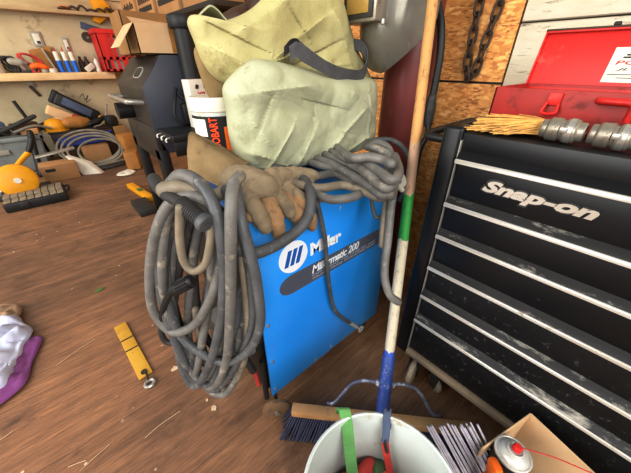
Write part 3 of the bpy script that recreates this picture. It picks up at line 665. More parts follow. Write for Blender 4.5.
MB().pillow([(0.319, 0.8, 1.128), (0.332, 0.8, 1.144), (0.357, 0.8, 1.14), (0.39, 0.8, 1.135), (0.446, 0.8, 1.149), (0.495, 0.8, 1.171), (0.534, 0.8, 1.198), (0.574, 0.8, 1.227), (0.674, 0.8, 1.252), (0.779, 0.8, 1.247), (0.825, 0.8, 1.209), (0.862, 0.8, 1.15), (0.91, 0.8, 1.084), (0.968, 0.8, 1.028), (0.987, 0.8, 0.981), (0.78, 0.8, 0.982), (0.607, 0.8, 1.006), (0.506, 0.8, 1.003), (0.434, 0.8, 0.996), (0.387, 0.8, 1.003), (0.353, 0.8, 1.026), (0.335, 0.8, 1.061), (0.326, 0.8, 1.097)], (-.28, -.96, .0), .075, .09, rings=56, p=4.2, q=1.8, nseg=14, wr=.008, ws=10, seed=8.1, ridge=creases2).build('top_flap', M['canvas2'], bag, angle=80)
MB().pillow([(0.339, 0.835, 1.082), (0.342, 0.835, 1.017), (0.355, 0.835, 0.971), (0.382, 0.835, 0.947), (0.434, 0.835, 0.958), (0.486, 0.835, 0.995), (0.462, 0.835, 1.057), (0.394, 0.835, 1.084)], (-.5, -.85, 0), .05, .05, rings=20, wr=.012, ws=9, seed=4).build('side_gusset', M['canvas3'], bag, angle=80)
MB().ribbon([(0.349, 0.83, 1.136), (0.366, 0.83, 1.149), (0.383, 0.83, 1.158), (0.402, 0.835, 1.152), (0.418, 0.84, 1.14), (0.43, 0.84, 1.13)], (.015, .09, -.01), .004).build('rim_fold', M['canvas'], bag)
# grey webbing strap with its doubled loop
MB().ribbon([(0.507, 0.664, 1.069), (0.527, 0.66, 1.08), (0.547, 0.658, 1.07), (0.576, 0.656, 1.057), (0.618, 0.655, 1.041), (0.673, 0.658, 1.026), (0.733, 0.666, 1.017), (0.788, 0.674, 1.015), (0.834, 0.69, 1.037), (0.858, 0.71, 1.07), (0.859, 0.735, 1.095), (0.847, 0.76, 1.104)], [(.0, .004, .033), (.006, 0, .034), (.012, 0, .033), (.012, 0, .03), (.01, 0, .028), (.006, -.006, .030), (0, -.01, .034), (-.004, -.006, .036), (0, 0, .036), (0, 0, .036), (0, 0, .034), (0, 0, .03)], .003, 6).build('strap', M['webbing'], bag)
MB().ribbon([(0.501, 0.68, 1.074), (0.511, 0.668, 1.086), (0.526, 0.662, 1.09), (0.536, 0.66, 1.082)], [(0, -.004, .022), (0, -.008, .026), (.004, -.006, .022), (.008, 0, .014)], .003, 5).build('strap_end', M['black'], bag)

# ================================================================== tubs and boxes behind the gloves
tub = thing('plastic_tub', 'white lidded tub with black and orange label beside the bag', 'tub', (.372, .845, wz1+.001))
tx, ty, tz = .372, .845, wz1+.001
MB().lathe([(.001, 0), (.060, 0), (.062, .004), (.066, .173), (.001, .173)], (tx, ty, tz), None, 40).build('tub_body', M['bucket'], tub)
MB().lathe([(.001, .173), (.066, .171), (.069, .174), (.069, .202), (.066, .207), (.060, .207), (.058, .203), (.001, .203)], (tx, ty, tz), None, 40).build('lid', M['paper'], tub)
def wrap(a0, a1, z0, z1, m, name, par, r0=.0605, r1=.0662, off=.0006):
    k = lambda z: .062+(.066-.062)*(z-.004)/.169+off
    return MB().lathe([(k(z0), z0), (k(z1), z1), (k(z1)+.0006, z1), (k(z0)+.0006, z0), (k(z0), z0)], (tx, ty, tz), None, 20, math.radians(a0), math.radians(a1), cap=False).build(name, m, par)
wrap(168, 305, .05, .162, M['black'], 'label', tub)
wrap(172, 218, .11, .155, M['paper'], 'label_panel', tub, off=.0014)
wrap(174, 220, .08, .096, M['paper'], 'label_panel', tub, off=.0014)
wrap(258, 300, .05, .135, M['orange'], 'label_panel', tub, off=.0014)
def on_tub(txt, ang, z, h, w, m, shear=0):
    a = math.radians(ang); rad = .069
    n = Vector((math.cos(a), math.sin(a), 0)); t = Vector((-math.sin(a), math.cos(a), 0))
    lettering(txt, Vector((tx, ty, tz+z))+n*rad+t*h/2, (0, 0, 1), -t, h, w, m, tub, bold=.03, ext=.001)
ot = mat('orange_red_ink', (240, 84, 24), (226, 70, 18), 9, .5)
on_tub('HOBART', 236, .078, .022, .082, ot)
pb = thing('product_box', 'grey white printed box with red letters behind the lidded tub', 'box', (.685, 1.75, .731))
MB().box((.625, 1.70, .731), (.77, 1.80, .975), .003).build('carton', M['paper'], pb)
lettering('XP', (.660, 1.6995, .895), (1, 0, 0), (0, 0, 1), .022, .045, M['redink'], pb, bold=.03)
lettering('DE', (.702, 1.6995, .935), (1, 0, 0), (0, 0, 1), .016, .035, M['ink'], pb, bold=.03)
MB().prism([(.654, 1.6995, .935), (.669, 1.6995, .932), (.676, 1.6995, .948), (.662, 1.6995, .955)], (0, -.002, 0)).build('printed_mark', M['ink'], pb)

# ================================================================== gloves
def glove(name, label, parts, m, base):
    b = MB()
    for pts, r in parts['fingers']: b.tube(pts, r, 12, n=6, round_=True)
    for c_, rad, R in parts['palm']: b.ell(c_, rad, R)
    g = thing(name, label, 'glove', base)
    o = b.build('hand', m, g)
    remesh(o, .0042, 4)
    for v in o.data.vertices:
        q = v.co+Vector(base); k = noise.noise(q*38)*.0022+(abs(noise.noise(q*62))-.2)*.0030+facets(q, 30, .0035, 1.)
        v.co += v.normal*k
    return g
ga = glove('leather_glove', 'grey brown leather welding glove with tall tan cuff, upper one', dict(
    fingers=[([(0.286, 0.599, 0.826), (0.291, 0.571, 0.825), (0.298, 0.541, 0.822), (0.305, 0.51, 0.82)], [.026, .032, .034, .030]),
             ([(0.316, 0.54, 0.801), (0.332, 0.5, 0.787), (0.332, 0.468, 0.776), (0.33, 0.455, 0.767)], [.022, .020, .0175, .013]),
             ([(0.358, 0.57, 0.796), (0.38, 0.535, 0.788), (0.389, 0.5, 0.778), (0.388, 0.48, 0.772)], [.020, .0185, .017, .013]),
             ([(0.402, 0.6, 0.787), (0.437, 0.56, 0.779), (0.451, 0.52, 0.773), (0.454, 0.5, 0.768)], [.019, .018, .0165, .0125]),
             ([(0.339, 0.536, 0.83), (0.395, 0.544, 0.82), (0.442, 0.54, 0.81), (0.472, 0.532, 0.8)], [.019, .018, .016, .0125]),
             ([(0.293, 0.6, 0.804), (0.263, 0.51, 0.806), (0.257, 0.472, 0.792), (0.265, 0.462, 0.767), (0.269, 0.46, 0.75)], [.022, .020, .0185, .018, .0135])],
    palm=[((0.318, 0.557, 0.815), (.062, .05, .024), rotm(0, 0, -.7)), ((0.287, 0.583, 0.825), (.045, .042, .028), rotm(0, 0, -.7))]), M['leather'], (0.351, 0.658, 0.77))
cm = [Vector(p) for p in [(0.217, 0.715, 0.822), (0.227, 0.725, 0.847), (0.24, 0.735, 0.875), (0.259, 0.75, 0.903), (0.29, 0.765, 0.886), (0.326, 0.775, 0.864)]]
cw = [Vector(p) for p in [(0.272, 0.565, 0.791), (0.272, 0.56, 0.807), (0.284, 0.575, 0.816), (0.305, 0.6, 0.826), (0.339, 0.64, 0.829), (0.377, 0.68, 0.823)]]
cu = catmull(cm, 6); cv = catmull(cw, 6)
def cf(u, v):
    i = u*(len(cu)-1); k = min(int(i), len(cu)-2); t = i-k
    A = cu[k].lerp(cu[k+1], t); B = cv[k].lerp(cv[k+1], t); p = A.lerp(B, v)
    return p+Vector((-.5, -.6, .5))*(.022*math.sin(math.pi*u)*(.4+v*.6)+.007*noise.noise(p*24))
MB().sheet(cf, 24, 20, .006).build('cuff', M['cuff'], ga, angle=80)
gb = glove('leather_glove', 'brown leather welding glove lying under the grey one, fingers over the edge', dict(
    fingers=[([(0.312, 0.535, 0.789), (0.296, 0.48, 0.783), (0.298, 0.464, 0.755), (0.302, 0.462, 0.723)], [.021, .020, .019, .0145]),
             ([(0.357, 0.545, 0.783), (0.343, 0.482, 0.775), (0.354, 0.464, 0.753), (0.366, 0.462, 0.726)], [.019, .0185, .018, .014]),
             ([(0.397, 0.55, 0.776), (0.387, 0.49, 0.771), (0.391, 0.466, 0.747), (0.4, 0.462, 0.71)], [.018, .0175, .017, .013]),
             ([(0.445, 0.57, 0.768), (0.456, 0.53, 0.766), (0.448, 0.49, 0.761)], [.017, .016, .012]),
             ([(0.322, 0.57, 0.785), (0.261, 0.505, 0.795), (0.244, 0.476, 0.781)], [.018, .0175, .0135])],
    palm=[((0.385, 0.577, 0.782), (.07, .055, .016), rotm(0, 0, -.5))]), M['leather2'], (0.352, 0.566, 0.77))

# ================================================================== gas cylinder, helmet, hose, chain by the strand-board wall
cy = thing('gas_cylinder', 'tall maroon gas cylinder standing behind the welding helmet', 'gas cylinder', (1.10, .70, 0))
MB().lathe([(.001, .0), (.084, .0), (.090, .012), (.090, 1.26), (.085, 1.32), (.075, 1.37), (.045, 1.40), (.036, 1.42), (.001, 1.42)], (1.10, .70, 0), None, 48).build('tank', M['maroon'], cy)
MB().lathe([(.001, 1.42), (.028, 1.42), (.028, 1.46), (.04, 1.46), (.04, 1.56), (.03, 1.58), (.001, 1.58)], (1.10, .70, 0), None, 24).build('valve_cap', M['maroon'], cy)
hm = thing('welding_helmet', 'grey welding helmet with flip lens hanging in front of maroon cylinder', 'welding helmet', (1.0, .70, 1.03))
b = MB()
def shell(u, v):
    a = math.radians(-100+200*u); z = 1.02+.42*v
    zb = 1.02+.17*abs(math.sin(a/2))**2.0*1.5      # the lower edge climbs toward the back
    z = zb+(1.44-zb)*v
    k = min(1, max(0.0, (z-1.02)/.14)); k = math.sqrt(max(0, 1-(1-k)**2))
    ax, ay = .10+.05*k, .075+.045*k
    return (1.005-ax*math.cos(a)*(0.75+.25*k), .70+ay*math.sin(a), z)
b.sheet(shell, 40, 26, .004); b.build('shell', M['helmet'], hm, angle=60)
lf = MB().box((.815, .655, 1.155), (.885, .785, 1.265), .006).build('lens_holder', M['silver'], hm)
MB().box((.809, .665, 1.165), (.816, .775, 1.255), .002).build('lens_frame', M['darkgrey'], hm)
MB().box((.806, .678, 1.176), (.810, .762, 1.245), .001).build('lens', M['amber'], hm)
MB().lathe([(.001, 0), (.007, 0), (.007, .012), (.001, .012)], (.85, .653, 1.15), None, 12).build('latch_screw', M['steel'], hm)
ho = thing('black_hose', 'thick black hose with clamp end hanging beside the maroon cylinder', 'hose', (1.08, 0.579, 1.059))
MB().tube([(1.1, 0.682, 1.333), (1.09, 0.627, 1.226), (1.08, 0.591, 1.157), (1.075, 0.572, 1.074), (1.07, 0.567, 0.984), (1.065, 0.565, 0.923)], .0125, 14).build('hose', M['black'], ho)
MB().tube([(1.065, 0.566, 0.943), (1.065, 0.565, 0.903), (1.06, 0.559, 0.856)], [.016, .020, .015], 14, round_=True).build('hose_end', M['darkgrey'], ho)
MB().tube([(1.06, 0.56, 0.877), (1.05, 0.549, 0.82), (1.03, 0.555, 0.766), (1, 0.54, 0.658)], .010, 10).build('tail_cord', M['black'], ho)
ch = thing('wall_chain', 'rusty steel chain hanging in a loop on the strand board wall', 'chain', (1.235, 0.519, 0.996))
path = catmull([(1.236, 0.564, 1.314), (1.236, 0.552, 1.232), (1.236, 0.549, 1.15), (1.236, 0.546, 1.066), (1.236, 0.538, 1.009), (1.236, 0.516, 0.996), (1.236, 0.507, 1.029), (1.236, 0.502, 1.095), (1.236, 0.493, 1.163), (1.236, 0.484, 1.225), (1.236, 0.48, 1.301)], 30)
acc = 0; last = path[0]; k = 0; pitch = .040
cum = [0]
for a, b_ in zip(path, path[1:]): cum.append(cum[-1]+(b_-a).length)
def at_len(s):
    for i in range(len(cum)-1):
        if cum[i+1] >= s: return path[i].lerp(path[i+1], (s-cum[i])/max(1e-9, cum[i+1]-cum[i]))
    return path[-1]
nl = int(cum[-1]/pitch)
for k in range(nl):
    A, B = at_len(k*pitch), at_len((k+1)*pitch); c = (A+B)/2; t = (B-A).normalized()
    nx = Vector((1, 0, 0)); w = (nx.cross(t).normalized()+nx*(.75 if k % 2 else -.75)).normalized()
    h = .0175; rr = .0115; pts = []
    for i in range(12):
        a = 2*math.pi*i/12; s_ = math.sin(a); cc = math.cos(a)
        pts.append(c+t*((h if s_ > 0 else -h)*(1 if abs(s_) > .3 else abs(s_)/.3)+s_*rr*.6)+w*cc*rr)
    MB().tube(pts, .0046, 8, True, 2).build('link', M['iron'], ch)
MB().cyl((1.215, .50, 1.36), (1.26, .50, 1.36), .008, 10).build('hook', M['iron'], ch)

# ================================================================== push broom
br = thing('push_broom', 'push broom with banded wooden pole, navy bristles on the floor behind bucket', 'broom', (.458, .204, 0))
pb0, pb1 = Vector((.474, .218, .135)), Vector((0.874, 0.515, 1.192)); pdir = (pb1-pb0).normalized(); pend = pb1+pdir*.28
MB().tube([pb0+pdir*.05, pend], [.0155, .0135], 18, smooth=False).build('pole', M['pole'], br)
MB().tube([pb0-pdir*.02, pb0+pdir*.02, pb0+pdir*.17, pb0+pdir*.175], [.018, .0195, .0185, .016], 18, smooth=False).build('socket', M['sleeve'], br)
e0, e1 = Vector((.266, .410, .115)), Vector((.632, .006, .115)); ex = (e1-e0).normalized(); ey = Vector((-ex.y, ex.x, 0))
b = MB(); h0, h1 = Vector((0, 0, -.012)), Vector((0, 0, .013))
b.hexa([e0-ey*.019+h0, e1-ey*.019+h0, e1+ey*.019+h0, e0+ey*.019+h0, e0-ey*.016+h1, e1-ey*.016+h1, e1+ey*.016+h1, e0+ey*.016+h1], .005)
b.build('block', M['broomwood'], br)
b = MB(); LB = (e1-e0).length
for i in range(75):
    for j in range(6):
        p = e0+ex*(LB*(i+.5)/75)+ey*(-.015+.006*j)-Vector((0, 0, .010))
        tip = p+ey*((j-2.5)*.011+.006)+ex*random.uniform(-.008, .008)+ex*((i-37)*.0010)-ey*.004; tip.z = random.uniform(.001, .010)
        b.tube([p, tip], [.0030, .0040], 5, smooth=False)
b.build('bristles', M['bristle'], br)['kind'] = 'stuff'
for s_ in (-1, 1):
    q = pb0+pdir*.075
    MB().tube([q+ex*s_*.014, q+ex*s_*.05+Vector((0, 0, .012)), q+ex*s_*.10-Vector((0, 0, .012)), pb0+ex*s_*.148-Vector((0, 0, .0)), pb0+ex*s_*.172-Vector((0, 0, .010))], .0055, 8).build('brace', M['brace'], br)
    MB().lathe([(.001, -.008), (.009, -.008), (.009, .008), (.001, .008)], q+ex*s_*.024+Vector((0, 0, .006)), rotm(math.pi/2, 0, 0), 8).build('bolt', M['brace'], br)

# ================================================================== bucket and what is in it
bx_, by_ = .222, .064
bk = thing('bucket', 'white plastic bucket standing in front of the broom', 'bucket', (bx_, by_, 0))
MB().lathe([(.001, 0), (.124, 0), (.128, .006), (.146, .33), (.153, .332), (.153, .345), (.150, .37), (.146, .372), (.143, .370), (.141, .33), (.122, .010), (.001, .010)], (bx_, by_, 0), None, 64).build('bucket_body', M['bucket'], bk)
cloths = [('rag', 'faded red rag lying in the white bucket', 'redcloth', (.283, .132), .042, .215), ('rag', 'dull green rag at the back of the white bucket', 'greencloth', (.315, .125), .03, .21),
          ('rag', 'second red rag left of the green strap in the white bucket', 'redcloth', (.238, .145), .042, .20), ('rag', 'orange cloth lump in the white bucket', 'orange', (.312, .092), .026, .215),
          ('rag', 'dark crumpled rag covering the bottom of the white bucket', 'brown', (.222, .064), .118, .165)]
for i, (nm, lab, mk, (x, y), r, z) in enumerate(cloths):
    b = MB(); base = .011 if i == 4 else .13
    def blob(u, v, x=x, y=y, r=r, z=z, i=i):
        pass
    prof = []
    zc = (z+base)/2; rz = (z-base)/2
    b.ell((x, y, zc), (r, r*(1 if i == 4 else .8), rz), rotm(0, 0, i))
    for v in b.bm.verts:
        d = noise.noise(v.co*28+Vector((i*7, 0, 0)))
        v.co += (v.co-Vector((x, y, zc))).normalized()*d*.016
        if v.co.z < .012: v.co.z = .012
    tag(b.build(nm, M[mk], None, angle=70), lab, 'rag')
gs = MB().ribbon([(0.283, 0.227, 0.34), (0.278, 0.221, 0.372), (0.279, 0.219, 0.378), (0.276, 0.21, 0.378), (0.269, 0.195, 0.355), (0.259, 0.176, 0.31), (0.248, 0.152, 0.25), (0.237, 0.128, 0.2)], (.0195, -.0172, 0), .0035, 6)
gs = tag(gs.build('green_strap', M['green']), 'pale green webbing strap hooked over the bucket rim', 'strap')
g = thing('lanyard', 'grey blue and red lanyard hanging inside the white bucket', 'strap', (0.345, 0.144, 0.35))
MB().ribbon([(0.355, 0.15, 0.376), (0.343, 0.143, 0.372), (0.331, 0.132, 0.345), (0.325, 0.125, 0.31)], (.013, -.011, 0), .003, 6).build('blue_strap', M['navystrap'], g)
MB().tube([(0.354, 0.149, 0.378), (0.346, 0.133, 0.345), (0.326, 0.127, 0.315), (0.325, 0.115, 0.28)], .004, 8).build('cord', M['darkgrey'], g)
MB().ribbon([(0.327, 0.128, 0.312), (0.326, 0.113, 0.26), (0.325, 0.093, 0.2), (0.316, 0.079, 0.15)], (.013, -.011, 0), .003, 6).build('red_strap', M['redcloth'], g)

# ================================================================== tool chest
X0, YL, YR, XB = .673, .312, -.62, 1.14
tcst = thing('tool_chest', 'large black roller tool chest with silver trimmed drawers on the right', 'tool chest', ((X0+XB)/2, (YL+YR)/2, 0))
MB().box((X0+.012, YR, .155), (XB, YL, .905), .012, seg=3).build('cabinet', M['chestside'], tcst)
b = MB()   # front frame: two posts, top band
b.box((X0-.004, .268, .165), (X0+.05, YL+.003, .932), .010, seg=3); b.build('corner_post', M['chest'], tcst)
MB().box((X0-.004, YR, .165), (X0+.05, YR+.045, .932), .010).build('corner_post', M['chest'], tcst)
MB().box((X0+.002, YR+.045, .868), (X0+.03, .268, .9195), .002).build('top_band', M['chest'], tcst)
MB().box((X0+.013, YR+.045, .185), (X0+.02, .267, .868)).build('drawer_recess', M['black'], tcst)
MB().box((X0+.004, YR, .905), (XB+.005, YL+.004, .920), .003, seg=3).build('lid_tray', M['black'], tcst)
b = MB()
for lo, hi in (((XB-.02, YR, .919), (XB+.005, YL+.004, .930)), ((X0+.018, YL-.022, .919), (XB-.02, YL+.004, .930))): b.box(lo, hi, .003)
b.build('tray_lip', M['black'], tcst)
MB().box((X0-.0055, .2655, .165), (X0+.002, .2685, .905)).build('post_edge', M['steel'], tcst)
pull = [.867, .761, .670, .567, .461, .359, .200]
for i in range(6):
    z1, z0 = pull[i], pull[i+1]
    d = MB().box((X0, YR+.048, z0+.006), (X0+.013, .264, z1-.004), .003).build('drawer', M['chestdirty'] if i >= 3 else M['chest'], tcst)
    y0, y1 = YR+.048, .2645
    # sloping dusty lip and bright front edge
    MB().prism([(X0+.004, y0, z1+.017), (X0-.016, y0, z1+.001), (X0-.016, y0, z1-.004), (X0+.004, y0, z1-.004)], (0, y1-y0, 0), .001, 1).build('pull_lip', M['dustlip'] if i else M['chest'], d)
    MB().prism([(X0-.0165, y0, z1+.0012), (X0-.020, y0, z1-.001), (X0-.020, y0, z1-.0095), (X0-.015, y0, z1-.0095)], (0, y1-y0, 0), .0008, 1).build('trim_strip', M['chrome'], d)
    if i == 0:
        lettering('Snap-on', (X0-.0005, .201, .797), (0, -1, 0), (0, 0, 1), .043, .205, M['darkgrey'], d, name='letter_backing', shear=.30, bold=.085, ext=.003)
        lettering('Snap-on', (X0-.0035, .1965, .8015), (0, -1, 0), (0, 0, 1), .034, .196, M['chrome'], d, shear=.30, bold=.05, ext=.002)
MB().box((X0-.010, YR, .176), (X0+.02, .270, .197), .004).build('base_rail', M['railwood'], tcst)
# push handle on the left end
MB().tube([(.745, YL-.01, .885), (.742, YL+.055, .885), (.752, YL+.080, .886), (.80, YL+.084, .888), (.95, YL+.084, .89), (1.02, YL+.084, .89), (1.035, YL+.06, .89), (1.035, YL-.01, .89)], .0105, 12).build('push_handle', M['black'], tcst)
for x in (.745, 1.035): MB().cbox((x, YL+.006, .887), (.05, .014, .06), None, .004).build('handle_bracket', M['black'], tcst)
caster(tcst, .715, .245, .055, .026, math.radians(12), M['casterwhite'], .155)
caster(tcst, .745, .165, .032, .018, math.radians(60), M['casterwhite'], .155)
for x, y in ((1.05, .22), (.74, YR+.1), (1.05, YR+.1)): caster(tcst, x, y, .055, .03, math.radians(5), M['casterwhite'], .155)

# ================================================================== red case on the chest
ct = .9215
rc = thing('red_tool_case', 'open red steel tool case with raised lid on the tool chest', 'tool case', (.91, .04, ct))
rx0, rx1, ry0, ry1, rz1 = .80, 1.02, -.34, .274, 1.004
b = MB()
b.box((rx0, ry0, ct), (rx0+.006, ry1, rz1), .002).box((rx1-.006, ry0, ct), (rx1, ry1, rz1), .002).box((rx0, ry1-.006, ct), (rx1, ry1, rz1), .002).box((rx0, ry0, ct), (rx1, ry0+.006, rz1), .002).box((rx0, ry0, ct), (rx1, ry1, ct+.006), .001)
b.build('case_base', M['reddark'], rc)
lb, lt = Vector((1.015, 0, .985)), Vector((1.05, 0, 1.118)); up = (lt-lb).normalized(); ln = Vector((-up.z, 0, up.x))
def lp(y, s_, d): return Vector((lb.x, y, lb.z))+up*s_+ln*d
H_ = (lt-lb).length
b = MB()
def lidbox(ya, yb, sa, sb, da, db, bb, bev=.002):
    bb.hexa([lp(ya, sa, da), lp(yb, sa, da), lp(yb, sa, db), lp(ya, sa, db), lp(ya, sb, da), lp(yb, sb, da), lp(yb, sb, db), lp(ya, sb, db)], bev)
lidbox(ry0, ry1, 0, H_, -.004, .004, b); lidbox(ry0, ry1, H_-.006, H_, .0, .012, b); lidbox(ry1-.004, ry1, 0, H_, 0, .012, b); lidbox(ry0, ry0+.006, 0, H_, 0, .012, b)
ld = b.build('lid', M['red'], rc)
b = MB(); lidbox(ry0, ry1+.001, H_-.002, H_+.003, -.003, .013, b); b.build('lid_edge', M['brown'], ld)
b = MB(); lidbox(.135, .148, H_+.0025, H_+.010, .0, .014, b); b.build('lid_catch', M['ink'], ld)
b = MB(); lidbox(-.05, .124, .026, .098, .0042, .0052, b, 0); lab = b.build('paper_label', M['paper'], ld)
def lid_text(txt, y, s_, h, w, m, **k):
    lettering(txt, lp(y, s_, .0053), (0, -1, 0), up, h, w, m, lab and ld, **k)
b = MB()
for q in range(4): lidbox(.078-.002*q, .104-.004*q, .076+.005*q, .079+.005*q, .0052, .0058, b, 0)
b.build('label_emblem', M['ink'], ld)
lid_text('PORT', .112, .063, .008, .075, M['redink'], shear=.15, bold=.0)
lid_text('JL 10', .106, .050, .006, .055, M['ink'], shear=.3, bold=.0)
b = MB(); lidbox(-.03, .118, .042, .0432, .0052, .0056, b, 0); lidbox(-.03, .10, .035, .0362, .0052, .0056, b, 0); b.build('label_line', M['ink'], ld)
# latches and carrying handle on the front
for y in (.155,):
    b = MB(); b.box((rx0-.006, y-.012, .975), (rx0, y+.012, .999), .002); b.tube([(rx0-.008, y+.010, .98), (rx0-.016, y+.012, .962), (rx0-.014, y-.010, .962), (rx0-.006, y-.010, .978)], .003, 8); b.build('latch', M['red'], rc)
MB().tube([(rx0-.002, .085, .990), (rx0-.014, .083, .990), (rx0-.020, .06, .990), (rx0-.020, .040, .989), (rx0-.018, .034, .980), (rx0-.016, .034, .958)], .0065, 10).build('handle', M['red'], rc)
for y in (.03, .001): MB().tube([(rx0-.002, y, .985), (rx0-.012, y-.003, .97), (rx0-.010, y-.006, .955)], .003, 8).build('wire_catch', M['red'], rc)
# silver hose couplings and straw whisk
for i, (ya, lab) in enumerate(((.108, 'silver hose coupling lying next to the straw whisk on chest'), (.036, 'second silver hose coupling lying farther right on the chest'))):
    c = thing('hose_coupling', lab, 'coupling', (.715, ya, ct), 'silver couplings on the tool chest')
    R = rotm(math.pi/2, 0, 0); r = .0205; zc = (.715, ya, ct+r+.0012)
    prof = [(.001, -.033), (.015, -.033), (.0165, -.031), (.0165, -.024), (r-.001, -.022), (r, -.02), (r, -.004), (r-.003, -.002), (r-.003, .002), (r, .004), (r, .02), (r-.002, .022), (r-.004, .023), (r-.004, .031), (r-.006, .033), (.013, .033), (.012, .02), (.001, .02)]
    MB().lathe(prof, zc, R, 32).build('coupling_body', M['silver'], c)
    MB().lathe([(r-.001, .006), (r+.0012, .007), (r+.0012, .016), (r-.001, .017)], zc, R, 32, cap=False).build('coupling_ring', M['steel'], c)
    MB().cbox((.715-r*.9, ya-.004, ct+r*1.2), (.008, .014, .010), None, .002).build('lug', M['steel'], c)
c = thing('hose_coupling', 'largest silver coupling at the right end of the row on chest', 'coupling', (.718, -.06, ct), 'silver couplings on the tool chest')
MB().lathe([(.001, -.05), (.022, -.05), (.028, -.045), (.028, -.02), (.025, -.018), (.025, .0), (.028, .002), (.028, .03), (.024, .034), (.024, .05), (.014, .052), (.001, .05)], (.718, -.06, ct+.0293), rotm(math.pi/2), 32).build('coupling_body', M['silver'], c)
wk = thing('straw_whisk', 'yellow straw whisk brush lying on the tool chest before the red case', 'brush', (.76, .20, ct))
b = MB()
for i in range(420):
    s0 = random.uniform(-1, 1); hgt = random.random()
    a = Vector((.735+random.uniform(-.012, .012), .125+random.uniform(-.02, .015), ct+.008+.022*hgt))
    e = Vector((.738+s0*.060, .262+random.uniform(-.075, .014), ct+.003+.030*hgt*random.random()))
    if e.x > .796: e.x = .796
    m_ = a.lerp(e, .5)+Vector((0, 0, .003))
    b.tube([a, m_, e], .0011, 4, n=2)
b.build('straw', M['straw'], wk)['kind'] = 'stuff'
MB().ell((.735, .115, ct+.019), (.02, .03, .017), None, 16).build('binding', M['tan'], wk)

# ================================================================== carton with spray can, welding rods
A = Vector((.652, -.076, 0)); u1 = Vector((-.96, .28, 0)).normalized(); u2 = Vector((-.28, -.96, 0)).normalized(); bh = .306
cbx = thing('cardboard_box', 'open brown cardboard box holding the spray can before the chest', 'cardboard box', A+u1*.15+u2*.18)
def wall_(P, Q, z0, z1, th, name, m, zq=None):
    n = (Q-P).cross(Vector((0, 0, 1))).normalized()*th; b = MB(); zq = z1 if zq is None else zq
    Z = lambda v, z: Vector((v.x, v.y, z))
    b.hexa([Z(P, z0), Z(Q, z0), Z(Q+n, z0), Z(P+n, z0), Z(P, z1), Z(Q, zq), Z(Q+n, zq), Z(P+n, z1)], .001, 1)
    return b.build(name, m, cbx)
Bq = A+u1*.178; Cq = A+u2*.36; Dq = Bq+u2*.36
wall_(A, Bq, 0, bh, -.004, 'box_wall', M['card2']); wall_(A, Cq, 0, bh, .004, 'box_wall', M['card2']); wall_(Cq, Dq, 0, bh, .004, 'box_wall', M['card2']); wall_(Bq, Dq, 0, .15, -.004, 'box_wall', M['card2'])
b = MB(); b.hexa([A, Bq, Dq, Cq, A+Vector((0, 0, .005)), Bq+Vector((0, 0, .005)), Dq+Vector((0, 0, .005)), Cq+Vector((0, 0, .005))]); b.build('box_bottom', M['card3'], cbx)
sc = Vector((.517, -.077, 0))
st = tag(MB().box(tuple(sc+Vector((-.06, -.06, .006))), tuple(sc+Vector((.05, .03, .118))), .01).build('folded_rag', M['brown']), 'dark folded rag under the spray can in the box', 'rag')
can = thing('spray_can', 'dark aerosol can with silver dome and red button in the box', 'spray can', sc+Vector((0, 0, .119)))
z = .119
MB().lathe([(.001, 0), (.033, 0), (.035, .003), (.035, .19), (.001, .19)], sc+Vector((0, 0, z)), None, 36).build('can_body', M['black'], can)
MB().lathe([(.034, .188), (.0365, .190), (.0365, .195), (.034, .196), (.031, .194), (.029, .199), (.022, .206), (.0165, .207), (.0165, .213), (.014, .214), (.012, .210), (.001, .210)], sc+Vector((0, 0, z)), None, 36).build('dome', M['tin'], can)
MB().lathe([(.001, .214), (.009, .214), (.0085, .224), (.006, .228), (.001, .228)], sc+Vector((0, 0, z)), None, 24).build('button', M['redink'], can)
def canwrap(a0, a1, z0, z1, m):
    MB().lathe([(.0354, z0), (.0354, z1), (.0362, z1), (.0362, z0), (.0354, z0)], sc+Vector((0, 0, z)), None, 16, math.radians(a0), math.radians(a1), cap=False).build('label_panel', m, can)
canwrap(205, 262, .150, .180, M['bluebar']); canwrap(212, 258, .110, .148, M['paper']); canwrap(200, 235, .165, .176, M['redink']); canwrap(262, 300, .12, .17, M['greencap'])
MB().tube([sc+Vector((.004, -.004, z+.222)), sc+Vector((.05, -.06, z+.205)), sc+Vector((.09, -.13, z+.19))], .0013, 6).build('straw_tube', M['redcloth'], can)
oc = MB(); q = Vector((0.455, -0.061, 0.33)); q.z = 0
oc.tube([q+Vector((0, 0, .006)), q+Vector((0, 0, .27)), q+Vector((0, 0, .29))], [.012, .012, .009], 14, smooth=False).cbox(q+Vector((.0, 0, .312)), (.034, .020, .04), rotm(0, .25, .8), .008)
tag(oc.build('orange_nozzle_bottle', M['orange']), 'orange nozzle bottle beside the spray can in the box', 'bottle')
n_r = 22
for i in range(n_r):
    px = 0
    t = i/(n_r-1)
    top = Vector((0.41, 0.076, 0.33)).lerp(Vector((0.502, 0.006, 0.33)), t)+Vector((random.uniform(-.004, .004), random.uniform(-.008, .004), 0))
    bot = Vector((0.435, -0.066, 0.16)).lerp(Vector((0.529, -0.121, 0.16)), t)
    top.z = .33+random.uniform(-.006, .006)+(.005 if i % 2 else 0)
    o = MB().tube([top, bot], .0021 if i % 3 else .0026, 7, smooth=False).build('welding_rod', M['rod'])
    tag(o, 'thin pale welding rod leaning in the bundle between bucket and cardboard box', 'welding rod', 'welding rods between the bucket and the box')

